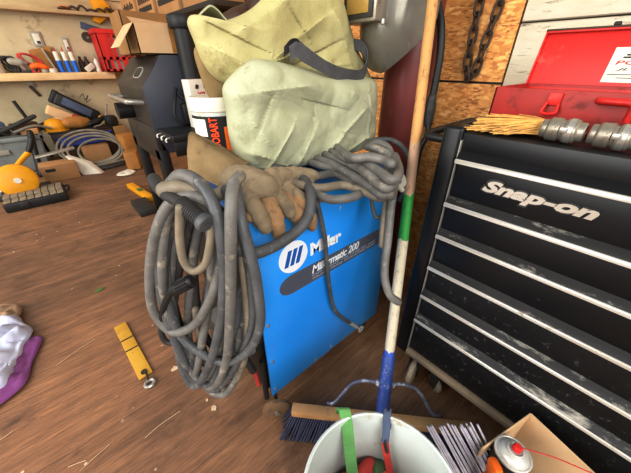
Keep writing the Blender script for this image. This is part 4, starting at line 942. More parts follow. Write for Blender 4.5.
# ================================================================== pellet smoker
gr = thing('pellet_smoker', 'black pellet smoker grill with chimney standing behind the welder', 'grill', (.72, 2.2, 0))
gy0, gy1 = 1.90, 2.53
prof = [(.45, .70), (.45, .935), (.578, 1.088), (.92, 1.088), (1.05, .95), (1.05, .66), (.98, .58), (.50, .58)]
MB().prism([(x, gy0+.012, z) for x, z in prof], (0, gy1-gy0-.012, 0), .012, 3).build('barrel', M['grill'], gr)
MB().prism([(x, gy0, z) for x, z in prof], (0, .014, 0), .003).build('end_panel', M['grillside'], gr)
MB().box((.442, gy0+.005, .535), (.47, gy1-.005, .735), .004).build('front_skirt', M['grill'], gr)
b = MB().tube([(.452, 2.49, .855), (.40, 2.49, .862), (.376, 2.465, .866), (.372, 2.30, .866), (.372, 2.02, .866), (.382, 1.985, .866), (.452, 1.98, .858)], .014, 12); b.build('lid_handle', M['steel'], gr)
nrm = Vector((-.153, 0, .128)).normalized(); cc = Vector((.505, 2.13, 1.001)); ub = Vector((.128, 0, .153)).normalized()
b = MB(); pts = []
for i in range(24):
    a = 2*math.pi*i/24; pts.append(cc+Vector((0, 1, 0))*math.copysign(abs(math.cos(a))**.6, math.cos(a))*.075+ub*math.copysign(abs(math.sin(a))**.6, math.sin(a))*.036)
b.prism(pts, nrm*.004); b.build('badge', M['greylight'], gr)
b = MB(); b.prism([cc+(p-cc)*.82+nrm*.0035 for p in pts], nrm*.002); b.build('badge_plate', M['darkgrey'], gr)
MB().lathe([(.001, 0), (.045, 0), (.048, .01), (.048, .09), (.001, .09)], (.45, 2.30, .79), rotm(0, -math.pi/2), 24).build('grease_knob', M['black'], gr)
for x, y in ((.47, gy0+.045), (.47, gy1-.045), (1.0, gy0+.045), (1.0, gy1-.045)):
    MB().box((x-.028, y-.045, 0), (x+.028, y+.045, .60), .004).build('leg', M['grilldark'], gr)
MB().box((.47, gy0+.05, .12), (1.0, gy1-.05, .15), .004).build('lower_shelf', M['grilldark'], gr)
sh = MB().box((.46, 1.63, .690), (1.0, 1.898, .728), .006).build('side_shelf', M['grilldark'], gr)
MB().box((.46, 1.63, .62), (1.0, 1.64, .692), .003).build('shelf_apron', M['grilldark'], gr)
for k in range(3):
    y = 1.68+k*.075; MB().tube([(.462, y, .71), (.445, y, .708), (.438, y, .700), (.440, y-.004, .69)], .006, 8).build('tool_hook', M['steel'], sh)
MB().cyl((.712, 1.85, .95), (.712, 1.85, 1.21), .054, 28).build('chimney', M['grilldark'], gr)
MB().tube([(.712, 1.85, .965), (.712, 1.87, .935), (.712, 1.905, .90)], .054, 20).build('elbow', M['grilldark'], gr)
MB().lathe([(.001, 1.215), (.05, 1.212), (.070, 1.205), (.073, 1.21), (.073, 1.255), (.068, 1.262), (.001, 1.268)], (.712, 1.85, 0), None, 32).build('chimney_cap', M['grilldark'], gr)
MB().tube([(.62, 1.89, .93), (.585, 1.86, .86), (.565, 1.85, .79), (.60, 1.84, .745), (.64, 1.85, .76), (.655, 1.87, .85), (.62, 1.89, .90)], .008, 8).build('power_cord', M['black'], gr)
MB().box((.615, 1.84, .735), (.80, 1.89, .85), .01).build('control_box', M['black'], gr)

# cartons on the smoker
def carton(name, label, x0, x1, y0, y1, z0, z1, m, flaps=(), group=None, rz=0, th=.005):
    c = thing(name, label, 'cardboard box', ((x0+x1)/2, (y0+y1)/2, z0), group)
    MB().box((x0, y0, z0), (x1, y0+th, z1)).build('box_wall', m, c); MB().box((x0, y1-th, z0), (x1, y1, z1)).build('box_wall', m, c)
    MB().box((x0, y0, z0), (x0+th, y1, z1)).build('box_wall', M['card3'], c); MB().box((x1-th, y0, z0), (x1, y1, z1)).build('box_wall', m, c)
    MB().box((x0, y0, z0), (x1, y1, z0+th)).build('box_bottom', m, c)
    for p in flaps: MB().hexa(p).build('box_flap', m, c)
    return c
t = .004
c1 = carton('cardboard_box', 'small open cardboard box with flaps sitting on the smoker', .50, .735, 1.96, 2.15, 1.092, 1.228, M['card2'],
       flaps=([(.50, 1.96, 1.228), (.50, 2.15, 1.228), (.504, 2.15, 1.228), (.504, 1.96, 1.228), (.405, 1.95, 1.12), (.405, 2.15, 1.12), (.409, 2.15, 1.12), (.409, 1.95, 1.12)],
              [(.50, 1.96, 1.228), (.735, 1.96, 1.228), (.735, 1.964, 1.228), (.50, 1.964, 1.228), (.49, 2.0, 1.255), (.70, 2.01, 1.23), (.70, 2.014, 1.23), (.49, 2.004, 1.255)]))
MB().box((.67, 1.9585, 1.10), (.70, 1.9605, 1.226)).build('tape_strip', M['tan'], c1)
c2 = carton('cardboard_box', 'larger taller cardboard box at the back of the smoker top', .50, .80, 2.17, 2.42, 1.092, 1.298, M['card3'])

# ================================================================== back shelf with things on it
sz = .955
ws = thing('wall_shelf', 'long pale wooden shelf fixed on the back wall', 'shelf', (-.9, 5.05, sz-.05))
MB().box((-3.0, 4.93, sz-.078), (.885, 5.2, sz), .004).build('shelf_board', M['shelfwood'], ws)
for x in (-1.6, -.5, .6): MB().prism([(x, 5.2, sz-.078), (x, 5.1, sz-.078), (x, 5.2, sz-.15)], (.03, 0, 0)).build('bracket', M['ledge'], ws)
def at_shelf(u): return u
# three caulk tubes
TB = thing('caulk_tube', 'blue and white sealant tube, leftmost of three on the shelf', 'tube', (.36, 5.0, sz+.001), 'blue sealant tubes on the shelf')
MB().lathe([(.001, 0), (.026, 0), (.026, .12), (.001, .12)], (.36, 5.0, sz+.001), None, 20).build('tube_body', M['bluetube'], TB)
MB().lathe([(.001, .12), (.0262, .12), (.0262, .205), (.024, .21), (.001, .212)], (.36, 5.0, sz+.001), None, 20).build('tube_label', M['paper'], TB)
MB().lathe([(.001, .212), (.008, .212), (.004, .255), (.001, .255)], (.36, 5.0, sz+.001), None, 12).build('nozzle', M['redcloth'], TB)
dup(TB, (.075, -.0, 0), 'blue and white sealant tube, middle of three on the shelf')
dup(TB, (.145, 0, 0), 'blue and white sealant tube, rightmost of three on the shelf')
S = sz+.001
def item(name, label, cat, mb, m, group=None): return tag(mb.build(name, m), label, cat, group)
item('white_canister', 'white round canister at the far left end of the shelf', 'canister', MB().lathe([(.001, 0), (.09, 0), (.095, .01), (.095, .15), (.08, .175), (.001, .18)], (-.235, 5.03, S), None, 28), M['paper'])
b = MB()
for k in range(6):
    b.tube([(-.09+.05*math.cos(a+k)+.008*k, 5.03+.05*math.sin(a*2+k)*.6, S+.085+.072*math.sin(a+k*.4)) for a in [2*math.pi*i/10 for i in range(10)]], .008, 7, True, 4)
item('wire_bundle', 'dark tangle of wire beside the canister on the shelf', 'wire', b, M['darkgrey'])
pt = thing('power_drill', 'grey cordless drill lying on the shelf by the wire tangle', 'drill', (.02, 5.0, S))
MB().tube([(-.06, 5.0, S+.11), (.02, 5.0, S+.10), (.055, 5.0, S+.095)], [.035, .04, .022], 14, round_=True).build('motor_body', M['greylight'], pt)
MB().tube([(.0, 5.0, S+.09), (.03, 5.0, S+.03), (.035, 5.0, S+.022)], [.024, .022, .02], 12, smooth=False).build('grip', M['steel'], pt)
MB().cbox((.035, 5.0, S+.013), (.09, .06, .026), None, .006).build('battery', M['darkgrey'], pt)
b = MB()
for k in range(3):
    b.tube([(.10+.085*math.cos(a)+.01*k, 5.04-.02*k, S+.125+.05*math.sin(a)-.4*(.085*math.cos(a))) for a in [2*math.pi*i/12 for i in range(12)]], .009, 8, True, 4)
b.tube([(.02, 5.02, S+.12), (.0, 5.02, S+.05), (.01, 5.02, S+.009)], .009, 8)
item('air_hose', 'rusty red coiled air hose standing on the shelf', 'hose', b, M['redcloth'])
od = thing('orange_drill', 'orange tool with dark grip lying on the shelf', 'power tool', (.16, 4.96, S))
MB().tube([(.10, 4.95, S+.06), (.15, 4.95, S+.07), (.21, 4.95, S+.055), (.235, 4.95, S+.05)], [.026, .032, .028, .016], 12, round_=True).build('tool_body', M['orange'], od)
MB().tube([(.13, 4.95, S+.05), (.11, 4.95, S+.012)], [.018, .016], 10, smooth=False).build('grip', M['black'], od)
item('red_socket', 'small red plastic part lying on the shelf front', 'plastic part', MB().box((.08, 4.94, S), (.15, 4.98, S+.035), .008), M['redcloth'])
item('small_jar', 'small grey round jar on the shelf front', 'jar', MB().lathe([(.001, 0), (.03, 0), (.032, .01), (.032, .03), (.025, .042), (.001, .042)], (.195, 4.965, S), None, 20), M['greylight'])
item('white_cup', 'low white cup on the shelf left of the blue tubes', 'cup', MB().lathe([(.001, 0), (.040, 0), (.044, .04), (.042, .042), (.038, .006), (.001, .006)], (.272, 4.975, S), None, 24), M['paper'])
item('brown_board', 'tan board leaning on the wall behind the shelf things', 'board', MB().hexa([(.13, 5.17, S), (.34, 5.13, S), (.34, 5.15, S), (.13, 5.19, S), (.13, 5.18, S+.22), (.34, 5.16, S+.27), (.34, 5.18, S+.27), (.13, 5.195, S+.22)]), M['tan'])
item('clear_panel', 'grey plastic panel leaning left of the blue tubes', 'panel', MB().hexa([(.30, 4.96, S), (.315, 4.96, S), (.315, 5.12, S), (.30, 5.12, S), (.245, 4.99, S+.24), (.26, 4.99, S+.24), (.26, 5.15, S+.24), (.245, 5.15, S+.24)], .003), M['greylight'])
for k, (x, lab) in enumerate(((.585, 'dark brown bottle just right of the blue tubes'), (.645, 'dark brown bottle second right of the blue tubes'))):
    item('dark_bottle', lab, 'bottle', MB().lathe([(.001, 0), (.03, 0), (.032, .01), (.032, .10), (.014, .14), (.014, .165), (.001, .165)], (x, 5.08, S), None, 18), M['brown'], 'dark bottles on the shelf')
item('white_rag', 'small crumpled white box lying tipped on the shelf', 'carton', MB().cbox((.645, 4.985, S+.047), (.11, .06, .055), rotm(0, -.55, .2), .008), M['paper'])
for k, (x, h, lab) in enumerate(((.735, .19, 'white squeeze bottle near the right end of the shelf'), (.83, .16, 'cream squeeze bottle at the right end of the shelf by the crate'))):
    bb = thing('squeeze_bottle', lab, 'bottle', (x, 5.0, S), 'squeeze bottles on the shelf')
    MB().lathe([(.001, 0), (.028, 0), (.03, .006), (.028, h*.6), (.012, h*.75), (.001, h*.75)], (x, 5.0, S), None, 20).build('bottle_body', M['paper'] if k == 0 else M['card2'], bb)
    MB().lathe([(.001, h*.75), (.010, h*.75), (.004, h), (.001, h)], (x, 5.0, S), None, 12).build('nozzle', M['greylight'], bb)
# red crate on the shelf end
rcx = thing('plastic_crate', 'red plastic crate standing on the right end of the shelf', 'crate', (.98, 4.93, S))
b = MB(); x0, x1, y0, y1, z0, z1 = .79, 1.17, 4.80, 5.14, S, S+.44
for z_ in (z0, z0+.13, z0+.40):
    hh = .03 if z_ < z0+.3 else .045
    b.box((x0-(.015 if hh > .04 else 0), y0-(.015 if hh > .04 else 0), z_), (x1, y0+.012, z_+hh)).box((x0-(.015 if hh > .04 else 0), y0, z_), (x0+.012, y1, z_+hh)).box((x0, y1-.012, z_), (x1, y1, z_+hh)).box((x1-.012, y0, z_), (x1, y1, z_+hh))
for k in range(6):
    xx = x0+(x1-x0-.03)*k/5; b.box((xx, y0, z0), (xx+.032, y0+.011, z1)); b.box((xx, y1-.011, z0), (xx+.03, y1, z1))
    yy = y0+(y1-y0-.03)*k/5; b.box((x0, yy, z0), (x0+.011, yy+.045, z1)); b.box((x1-.011, yy, z0), (x1, yy+.03, z1))
b.box((x0, y0, z0), (x1, y1, z0+.008)); b.box((x0+.004, y0, z0+.13), (x0+.009, y1-.10, z1)).box((x0, y0+.004, z0+.15), (x0+.13, y0+.009, z1)).box((x0+.24, y0+.004, z0), (x1, y0+.009, z0+.16)); b.build('crate_body', M['redplastic'], rcx)
item('paper_bundle', 'white papers stuffed inside the red crate', 'papers', MB().box((.88, 4.86, S+.010), (1.05, 5.08, S+.36), .02), M['paper'])
# things fixed on the back wall
def plate(x, z, w, h, label, rz=0):
    p = thing('switch_plate', label, 'switch plate', (x, 5.195, z))
    MB().box((x-w/2, 5.185, z-h/2), (x+w/2, 5.2, z+h/2), .004).build('cover_plate', M['greylight'], p)
    MB().box((x-w*.32, 5.178, z-h*.36), (x+w*.32, 5.186, z+h*.36), .004).build('white_insert', M['paper'], p)
    MB().box((x-w*.12, 5.172, z-h*.3), (x+w*.2, 5.179, z-h*.12), .003).build('dark_slot', M['darkgrey'], p)
plate(.255, 1.29, .10, .15, 'white wall switch plate, left one on the back wall')
plate(.515, 1.24, .06, .15, 'narrow grey wall plate, right one on the back wall')
item('tape_roll', 'brown tape roll hanging on the back wall', 'tape roll', MB().lathe([(.02, 0), (.055, 0), (.055, .03), (.02, .03), (.02, 0)], (.755, 5.198, 1.33), rotm(math.pi/2), 24, cap=False), M['brown'])
item('blue_strip', 'grey blue flat strip leaning under the ledge on the back wall', 'strip', MB().cbox((.845, 5.18, 1.42), (.24, .02, .07), rotm(0, .28, 0), .004), M['navystrap'])
b = MB().tube([(.02, 5.19, 1.14), (.03, 5.17, 1.06), (.07, 5.17, 1.03)], .008, 8); item('wall_hook', 'small grey metal hook on the back wall above the canister', 'hook', b, M['greylight'])
kn_ = thing('putty_knife', 'dark handled putty knife hanging below the shelf', 'putty knife', (0.022, 5.18, 0.792))
MB().cbox((0.025, 5.19, 0.845), (.05, .004, .10), rotm(0, -.4, 0), .001).build('blade', M['steel'], kn_)
MB().cbox((0.028, 5.188, 0.759), (.035, .018, .13), rotm(0, -.45, 0), .007).build('grip', M['brown'], kn_)
def px_tube(b, pts, r): b.tube(pts, r, 6)
b = MB(); b.tube([(0.448, 5.197, 0.667), (0.492, 5.197, 0.7), (0.489, 5.197, 0.628), (0.543, 5.197, 0.685), (0.492, 5.197, 0.603), (0.559, 5.197, 0.636)], .003, 6); b.build('scribble', M['ink'], bpy.data.objects['wall_back'])
b = MB()
for k in range(6):
    b.tube([(.55+.09*k, 5.08, 1.575+.012), (.60+.09*k, 5.06, 1.60+.015*(k % 3)), (.66+.09*k, 5.07, 1.588)], .012, 7)
item('ledge_clutter', 'dark bits of wire lying on the ledge above the back wall', 'wire', b, M['brown'])
item('orange_rag', 'orange rag lying on the ledge of the back wall', 'rag', MB().ell((.62, 5.12, 1.60), (.06, .05, .024)), M['orange'])
# yellow hoist with chain near the corner
hz = thing('chain_hoist', 'yellow hoist with black chain on the wall above the red crate', 'hoist', (1.02, 5.1, 1.5))
MB().prism([(.86, 5.10, 1.50), (.93, 5.10, 1.47), (1.0, 5.10, 1.52), (1.12, 5.10, 1.60), (1.05, 5.10, 1.72), (.90, 5.10, 1.70), (.92, 5.10, 1.60)], (0, .08, 0), .006).build('hoist_body', M['yellow'], hz)
for k in range(9):
    c = Vector((1.08+.03*(k % 2), 5.10, 1.63-.04*k)); MB().tube([c+Vector((.02*math.cos(a), .012*math.sin(a), .03*math.sin(a))) for a in [2*math.pi*i/8 for i in range(8)]], .008, 6, True, 2).build('link', M['black'], hz)
MB().cyl((.98, 5.12, 1.6), (.98, 5.2, 1.6), .02).build('wall_bolt', M['steel'], hz)
# high shelf on the right wall with printed cartons
hs = thing('wall_shelf', 'wooden shelf high on the strand board wall behind the smoker', 'shelf', (1.1, 3.1, 1.38))
MB().box((.98, 2.0, 1.345), (1.25, 4.3, 1.375), .003).build('shelf_board', M['darkgap'], hs)
for y in (2.2, 3.1, 4.0): MB().prism([(1.25, y, 1.345), (1.02, y, 1.345), (1.25, y, 1.15)], (0, .03, 0)).build('bracket', M['darkgap'], hs)
labs = ['printed cardboard carton on the high shelf nearest the canvas bag', 'printed cardboard carton second along the high shelf', 'printed cardboard carton third along the high shelf', 'printed cardboard carton at the far end of the high shelf']
for k in range(4):
    y0 = 2.05+k*.55; c = thing('printed_carton', labs[k], 'carton', (1.12, y0+.22, 1.376), 'printed cartons on the high shelf')
    MB().box((1.0, y0, 1.376), (1.22, y0+.47, 1.62+.02*(k % 2)), .004).build('carton_body', M['card'], c)
    MB().box((.997, y0+.05, 1.44), (1.001, y0+.42, 1.475), 0).build('print_band', M['ink'], c)
    b = MB()
    for q in range(7): b.box((.997, y0+.05+.053*q, 1.50), (1.001, y0+.085+.053*q, 1.55 if q % 2 else 1.535))
    b.build('print_marks', M['brown'], c)
# dark long thing between bag and high shelf
jk = thing('leather_jacket', 'dark brown leather jacket hung behind the canvas bag', 'jacket', (1.2, 2.0, 1.2))
MB().pillow([(0.601, 1.25, 1.176), (0.666, 1.25, 1.223), (0.748, 1.25, 1.255), (0.828, 1.25, 1.306), (0.942, 1.25, 1.319), (0.935, 1.25, 1.211), (0.794, 1.25, 1.098), (0.653, 1.25, 1.095)], (-.5, -.8, 0), .06, .05, rings=20, wr=.012, ws=8, seed=3, ridge=lambda q, r: facets(q, 9, .03, 2.)-.01).build('jacket_body', M['brown'], jk)
jc = Vector((1.25, 2.012, 1.394)); MB().tube([jc+Vector((-.03, 0, -.01)), jc+Vector((-.035, .01, .05)), jc+Vector((-.02, .02, .09)), jc+Vector((-.02, .0, .05)), jc+Vector((-.03, -.03, -.01))], .006, 8).build('hanging_loop', M['brown'], jk)
MB().cyl(jc+Vector((-.05, .02, .085)), jc+Vector((.03, .02, .085)), .008, 10).build('wall_peg', M['iron'], jk)


# ================================================================== clutter on the floor at the left
tl = thing('tool_organizer', 'black tool organizer case with grey compartments on the floor', 'tool case', (-.28, 3.4, 0))
oa = math.radians(0); 
MB().box((-.50, 3.22, 0), (-.085, 3.555, .075), .012).build('case_body', M['black'], tl)
b = MB()
for i in range(8):
    for j in range(4):
        x = -.49+i*.0495; y = 3.232+j*.079; b.box((x, y, .075), (x+.045, y+.073, .084+.008*((i*3+j*5) % 3)), .003, seg=1)
b.build('compartment_tray', M['organizer'], tl)
MB().tube([(-.085, 3.33, .06), (-.06, 3.34, .065), (-.055, 3.46, .065), (-.085, 3.47, .06)], .010, 8).build('carry_handle', M['black'], tl)
MB().box((-.40, 3.21, .03), (-.34, 3.222, .07), .003).build('latch', M['darkgrey'], tl)
sw = thing('chop_saw', 'yellow chop saw with round blade guard on the floor', 'saw', (-.36, 3.72, 0))
cs = Vector((-.365, 3.50, .175))
MB().lathe([(.001, -.04), (.115, -.04), (.135, -.028), (.14, 0), (.135, .028), (.115, .04), (.001, .04)], cs, rotm(math.radians(78), 0, math.radians(8)), 40).build('blade_guard', M['yellow'], sw)
MB().lathe([(.001, .04), (.025, .04), (.023, .052), (.001, .052)], cs, rotm(math.radians(78), 0, math.radians(8)), 20).build('guard_bolt', M['paper'], sw)
MB().box((-.56, 3.575, 0), (-.18, 3.84, .035), .006).build('saw_base', M['darkgrey'], sw)
MB().tube([(-.365, 3.54, .175), (-.36, 3.68, .18), (-.36, 3.82, .17)], [.07, .075, .06], 18).build('motor', M['black'], sw)
MB().tube([(-.34, 3.60, .26), (-.28, 3.66, .31), (-.22, 3.70, .35)], [.022, .02, .024], 12, round_=True).build('yellow_arm', M['yellow'], sw)
MB().tube([(-.225, 3.70, .345), (-.195, 3.70, .39), (-.155, 3.71, .46)], [.022, .024, .022], 12, round_=True).build('handle', M['black'], sw)
MB().tube([(-.50, 3.60, .03), (-.52, 3.58, .08), (-.47, 3.59, .10)], .022, 10).build('vise_screw', M['steel'], sw)
MB().hexa([(-.20, 3.72, .28), (.12, 3.75, .315), (.12, 3.85, .315), (-.20, 3.82, .28), (-.20, 3.72, .295), (.12, 3.75, .33), (.12, 3.85, .33), (-.20, 3.82, .295)], .004).build('side_plate', M['steel'], sw)
cb = thing('cardboard_box', 'flat brown cardboard box on floor behind the yellow saw', 'cardboard box', (-.05, 4.1, 0))
MB().box((-.22, 3.90, 0), (.08, 4.13, .16), .006).build('carton_body', M['card'], cb)
MB().box((-.18, 3.898, .10), (-.10, 3.901, .13)).build('tape_strip', M['ink'], cb)
item('white_bracket', 'white folded metal sheet lying on floor beside the hoses', 'metal sheet', MB().hexa([(.10, 3.95, .0), (.26, 3.88, .0), (.30, 3.92, .0), (.14, 4.0, .0), (.02, 4.06, .20), (.18, 4.0, .11), (.22, 4.04, .11), (.06, 4.1, .20)], .003), M['paper'])
# grey tote with tools
tt = thing('storage_tote', 'grey plastic tote heaped with tools by the back wall', 'tote', (-.42, 4.65, 0))
tp = [(-.88, 4.42), (-.10, 4.42), (-.10, 4.92), (-.88, 4.92)]; k_ = .045; zt_ = .37
b = MB()
b.hexa([(x+(k_ if x < -.4 else -k_), y+(k_ if y < 4.6 else -k_), 0) for x, y in tp]+[(x, y, zt_) for x, y in tp], .02, 3)
b.build('tote_body', M['tote'], tt)
b = MB(); b.box((-.90, 4.40, zt_-.03), (-.08, 4.435, zt_+.01), .006).box((-.90, 4.905, zt_-.03), (-.08, 4.94, zt_+.01), .006).box((-.90, 4.40, zt_-.03), (-.865, 4.94, zt_+.01), .006).box((-.115, 4.40, zt_-.03), (-.08, 4.94, zt_+.01), .006); b.build('rim', M['tote'], tt)
MB().box((-.58, 4.412, .22), (-.40, 4.43, .27), .006).build('hand_grip', M['greylight'], tt)
zz = zt_+.012
item('blue_case', 'dark blue plastic case lying on top of the tote', 'case', MB().box((-.62, 4.62, zz), (-.36, 4.82, zz+.13), .02, rotm(0, .0, .2)), M['navystrap'])
item('metal_pipe', 'dark metal pipe lying slanted over the tote', 'pipe', MB().tube([(-.85, 4.5, zz+.03), (-.45, 4.5, zz+.045), (-.08, 4.55, zz+.17)], .022, 10, round_=True), M['darkgrey'])
item('wood_offcut', 'brown wood offcut lying in the tote', 'wood', MB().cbox((-.20, 4.7, zz+.05), (.22, .12, .10), rotm(0, 0, .3), .006), M['brown'])
item('wood_offcut', 'tan cardboard offcut lying in the tote right side', 'wood', MB().cbox((-.17, 4.52, zz+.03), (.15, .06, .06), rotm(0, 0, -.2), .006), M['card'])
item('black_bar', 'black bar standing up out of the tote', 'bar', MB().tube([(-.10, 4.98, .02), (-.14, 4.98, .4), (-.20, 5.0, .68)], .018, 8, smooth=False), M['black'])
item('tool_grip', 'black tube leaning against the front of the tote', 'tube', MB().tube([(-.24, 4.18, .02), (-.20, 4.30, .25), (-.17, 4.38, .42)], .028, 10, smooth=False, round_=True), M['black'])
for k in range(3):
    item('long_bar', ['long dark bar lying leftmost before the tote', 'long dark bar lying in the middle before the tote', 'long pale bar lying on top before the tote'][k], 'bar', MB().tube([(-.95, 4.30-.07*k, .02+.05*k), (-.34, 4.05+.03*k, .02+.03*k)], .016, 8, smooth=False), [M['darkgrey'], M['black'], M['hose']][k])
# pile behind the hoses
pile = thing('work_bench_box', 'low wooden crate under the heap of tools by the back wall', 'crate', (.28, 4.85, 0))
MB().box((-.02, 4.62, 0), (.60, 5.12, .34), .01).build('crate_body', M['brown'], pile)
MB().box((-.03, 4.61, .34), (.61, 5.13, .36), .004).build('crate_top', M['darkgap'], pile)
pz = .361
hat = thing('hard_hat', 'yellow hard hat lying on the heap by the tote', 'hard hat', (.06, 4.72, pz))
MB().lathe([(.095, 0), (.105, .03), (.10, .07), (.075, .11), (.04, .13), (.001, .135)], (.06, 4.74, pz), None, 28, cap=False).build('dome', M['yellow'], hat)
MB().lathe([(.09, 0), (.125, .0), (.125, .006), (.09, .01)], (.06, 4.74, pz), None, 28, cap=False).build('brim', M['yellow'], hat)
item('tool_holster', 'tan leather holster on the heap right of the hard hat', 'holster', MB().tube([(.19, 4.70, pz+.075), (.30, 4.72, pz+.07), (.37, 4.74, pz+.06)], [.06, .07, .055], 14, round_=True), M['tan'])
item('red_cup', 'small red cone on the heap below the black case', 'cone', MB().lathe([(.001, 0), (.06, 0), (.035, .13), (.001, .14)], (.30, 4.88, pz), None, 18), M['redcloth'])
tc_ = thing('power_tool_case', 'black tool case leaning on the wall above the heap', 'tool case', (.40, 5.02, pz))
MB().cbox((.36, 5.02, pz+.20), (.46, .12, .15), rotm(0, .62, 0), .025, 3).build('case_shell', M['black'], tc_)
MB().cbox((.36, 4.955, pz+.21), (.30, .012, .09), rotm(0, .62, 0), .005).build('case_panel', M['navystrap'], tc_)
MB().cbox((.17, 5.02, pz+.34), (.06, .10, .16), rotm(0, .62, 0), .015).build('case_end', M['black'], tc_)
tn = item('tan_sander', 'tan power sander lying on the heap behind the hard hat', 'power tool', MB().cbox((.16, 4.96, pz+.15), (.26, .12, .12), rotm(0, .55, 0), .025, 3).cbox((.13, 4.95, pz+.06), (.10, .1, .12), None, .01), M['card2'])
item('black_sheath', 'flat black sheath lying on the heap at the right', 'sheath', MB().tube([(.40, 4.68, pz+.04), (.48, 4.70, pz+.06), (.58, 4.73, pz+.10)], [.028, .035, .02], 10, round_=True), M['black'])
item('blue_tarp', 'folded royal blue tarp lying over the front of the heap', 'tarp', MB().hexa([(.03, 4.52, .20), (.46, 4.54, .20), (.55, 4.60, .20), (.0, 4.60, .20), (.05, 4.54, .28), (.56, 4.56, .30), (.60, 4.605, .32), (.0, 4.605, .30)], .012, 3), M['blueplastic'])
item('black_spool', 'round black spool on the heap beside the smoker', 'spool', MB().lathe([(.001, 0), (.06, 0), (.075, .03), (.075, .09), (.05, .12), (.001, .12)], (.63, 4.66, .36), None, 24), M['black'])
item('spool_stand', 'tall dark carton under the black spool', 'carton', MB().box((.615, 4.58, 0), (.75, 4.75, .358), .01), M['card3'])
item('black_grinder', 'black angle grinder lying on the heap left of the hard hat', 'power tool', MB().tube([(-.07, 4.78, pz+.05), (.0, 4.84, pz+.06), (.05, 4.92, pz+.09)], [.035, .04, .03], 10, round_=True).lathe([(.001, 0), (.05, 0), (.05, .02), (.001, .02)], (-.08, 4.76, pz+.02), None, 16), M['black'])
item('steel_bar', 'thin steel bar leaning across the heap toward the smoker', 'bar', MB().tube([(.42, 4.60, pz+.012), (.55, 4.66, pz+.05), (.66, 4.78, pz+.24)], .010, 8), M['steel'])
item('pry_bar', 'pale pry bar resting across tote and heap', 'bar', MB().tube([(-.30, 4.46, zz+.04), (-.12, 4.52, zz+.08), (.02, 4.58, zz+.03)], .014, 8), M['steel'])
item('wire_coil', 'dark coil of wire hanging over the tote edge', 'wire', MB().tube([(-.45+.12*math.cos(a), 4.56+.06*math.sin(a), zz+.035+.02*math.sin(3*a)) for a in [2*math.pi*i/14 for i in range(14)]], .012, 7, True, 3).tube([(-.42+.09*math.cos(a), 4.58+.06*math.sin(a), zz+.06+.02*math.sin(2*a)) for a in [2*math.pi*i/14 for i in range(14)]], .010, 7, True, 3), M['darkgrey'])
item('yellow_clamp', 'yellow clamp lying on the heap beside the smoker handle', 'clamp', MB().cbox((.56, 4.82, pz+.05), (.10, .05, .09), rotm(0, .5, 0), .01), M['yellow'])
# coil of pale hoses standing on edge
for k, (r, rz_, lab) in enumerate(((.31, .17, 'widest pale hose loop of the coil leaning on the heap'), (.29, .155, 'second pale hose loop of the coil'), (.26, .14, 'third pale hose loop inside the coil'), (.22, .12, 'smallest pale hose loop at the right inside the coil'))):
    cx_ = .29+.04*(k == 3)+.015*k; pts = []
    for i in range(16):
        a = 2*math.pi*i/16
        pts.append((cx_+r*math.cos(a), 4.40-.03*k+.10*math.sin(a), .025+rz_+rz_*math.sin(a)))
    tag(MB().tube(pts, .0125, 8, True, 4).build('coiled_hose', M['hose']), lab, 'hose', 'pale hose loops by the back wall')
for k in range(3):
    item('floor_pipe', ['dark pipe lying on the floor under the hose coil, rear', 'dark pipe lying on the floor under the hose coil, middle', 'dark pipe lying on the floor under the hose coil, front'][k], 'pipe', MB().tube([(-.02+.05*k, 4.22-.07*k, .017), (.3, 4.17-.08*k, .017), (.60-.04*k, 4.25-.1*k, .017)], .016, 8, round_=True), [M['hose'], M['darkgrey'], M['darkrub']][k])
item('cardboard_box', 'small tan cardboard box standing inside the hose coil', 'cardboard box', MB().box((.20, 4.44, .0), (.48, 4.60, .19), .006), M['card'])
item('orange_carton', 'orange brown carton leaning left of the smoker', 'carton', MB().box((.60, 4.22, .0), (.78, 4.42, .30), .006, rotm(0, .0, .2)), M['tan'])
item('orange_carton', 'lower orange brown carton tipped against the smoker', 'carton', MB().cbox((.60, 3.86, .10), (.13, .2, .19), rotm(0, .0, -.3), .006), M['tan'])
item('paper_scrap', 'crumpled white paper scrap on the floor left of the smoker', 'paper', MB().pillow([(.37, 3.66, .006), (.47, 3.60, .006), (.56, 3.68, .006), (.53, 3.80, .006), (.42, 3.78, .006)], (0, 0, 1), .012, .003, rings=8, wr=.008, ws=14, zmin=.001), M['paper'])
yl = thing('spirit_level', 'yellow spirit level lying under the smoker', 'level', (.5, 2.9, 0))
MB().box((.40, 2.70, .001), (.46, 3.20, .045), .003, rotm(0, 0, .12)).build('level_body', M['yellow'], yl)
MB().box((.41, 2.90, .045), (.45, 2.98, .048), .001, rotm(0, 0, .12)).build('vial', M['greencap'], yl)
item('yellow_pipe', 'yellow pipe lying across beneath the smoker', 'pipe', MB().tube([(.54, 2.35, .17), (.75, 2.25, .17), (.95, 2.15, .17)], .016, 10, round_=True), M['yellow'])
item('metal_tray', 'dark metal tray on the floor beside the smoker leg', 'tray', MB().box((.30, 2.42, .001), (.42, 2.72, .05), .006), M['darkgrey'])
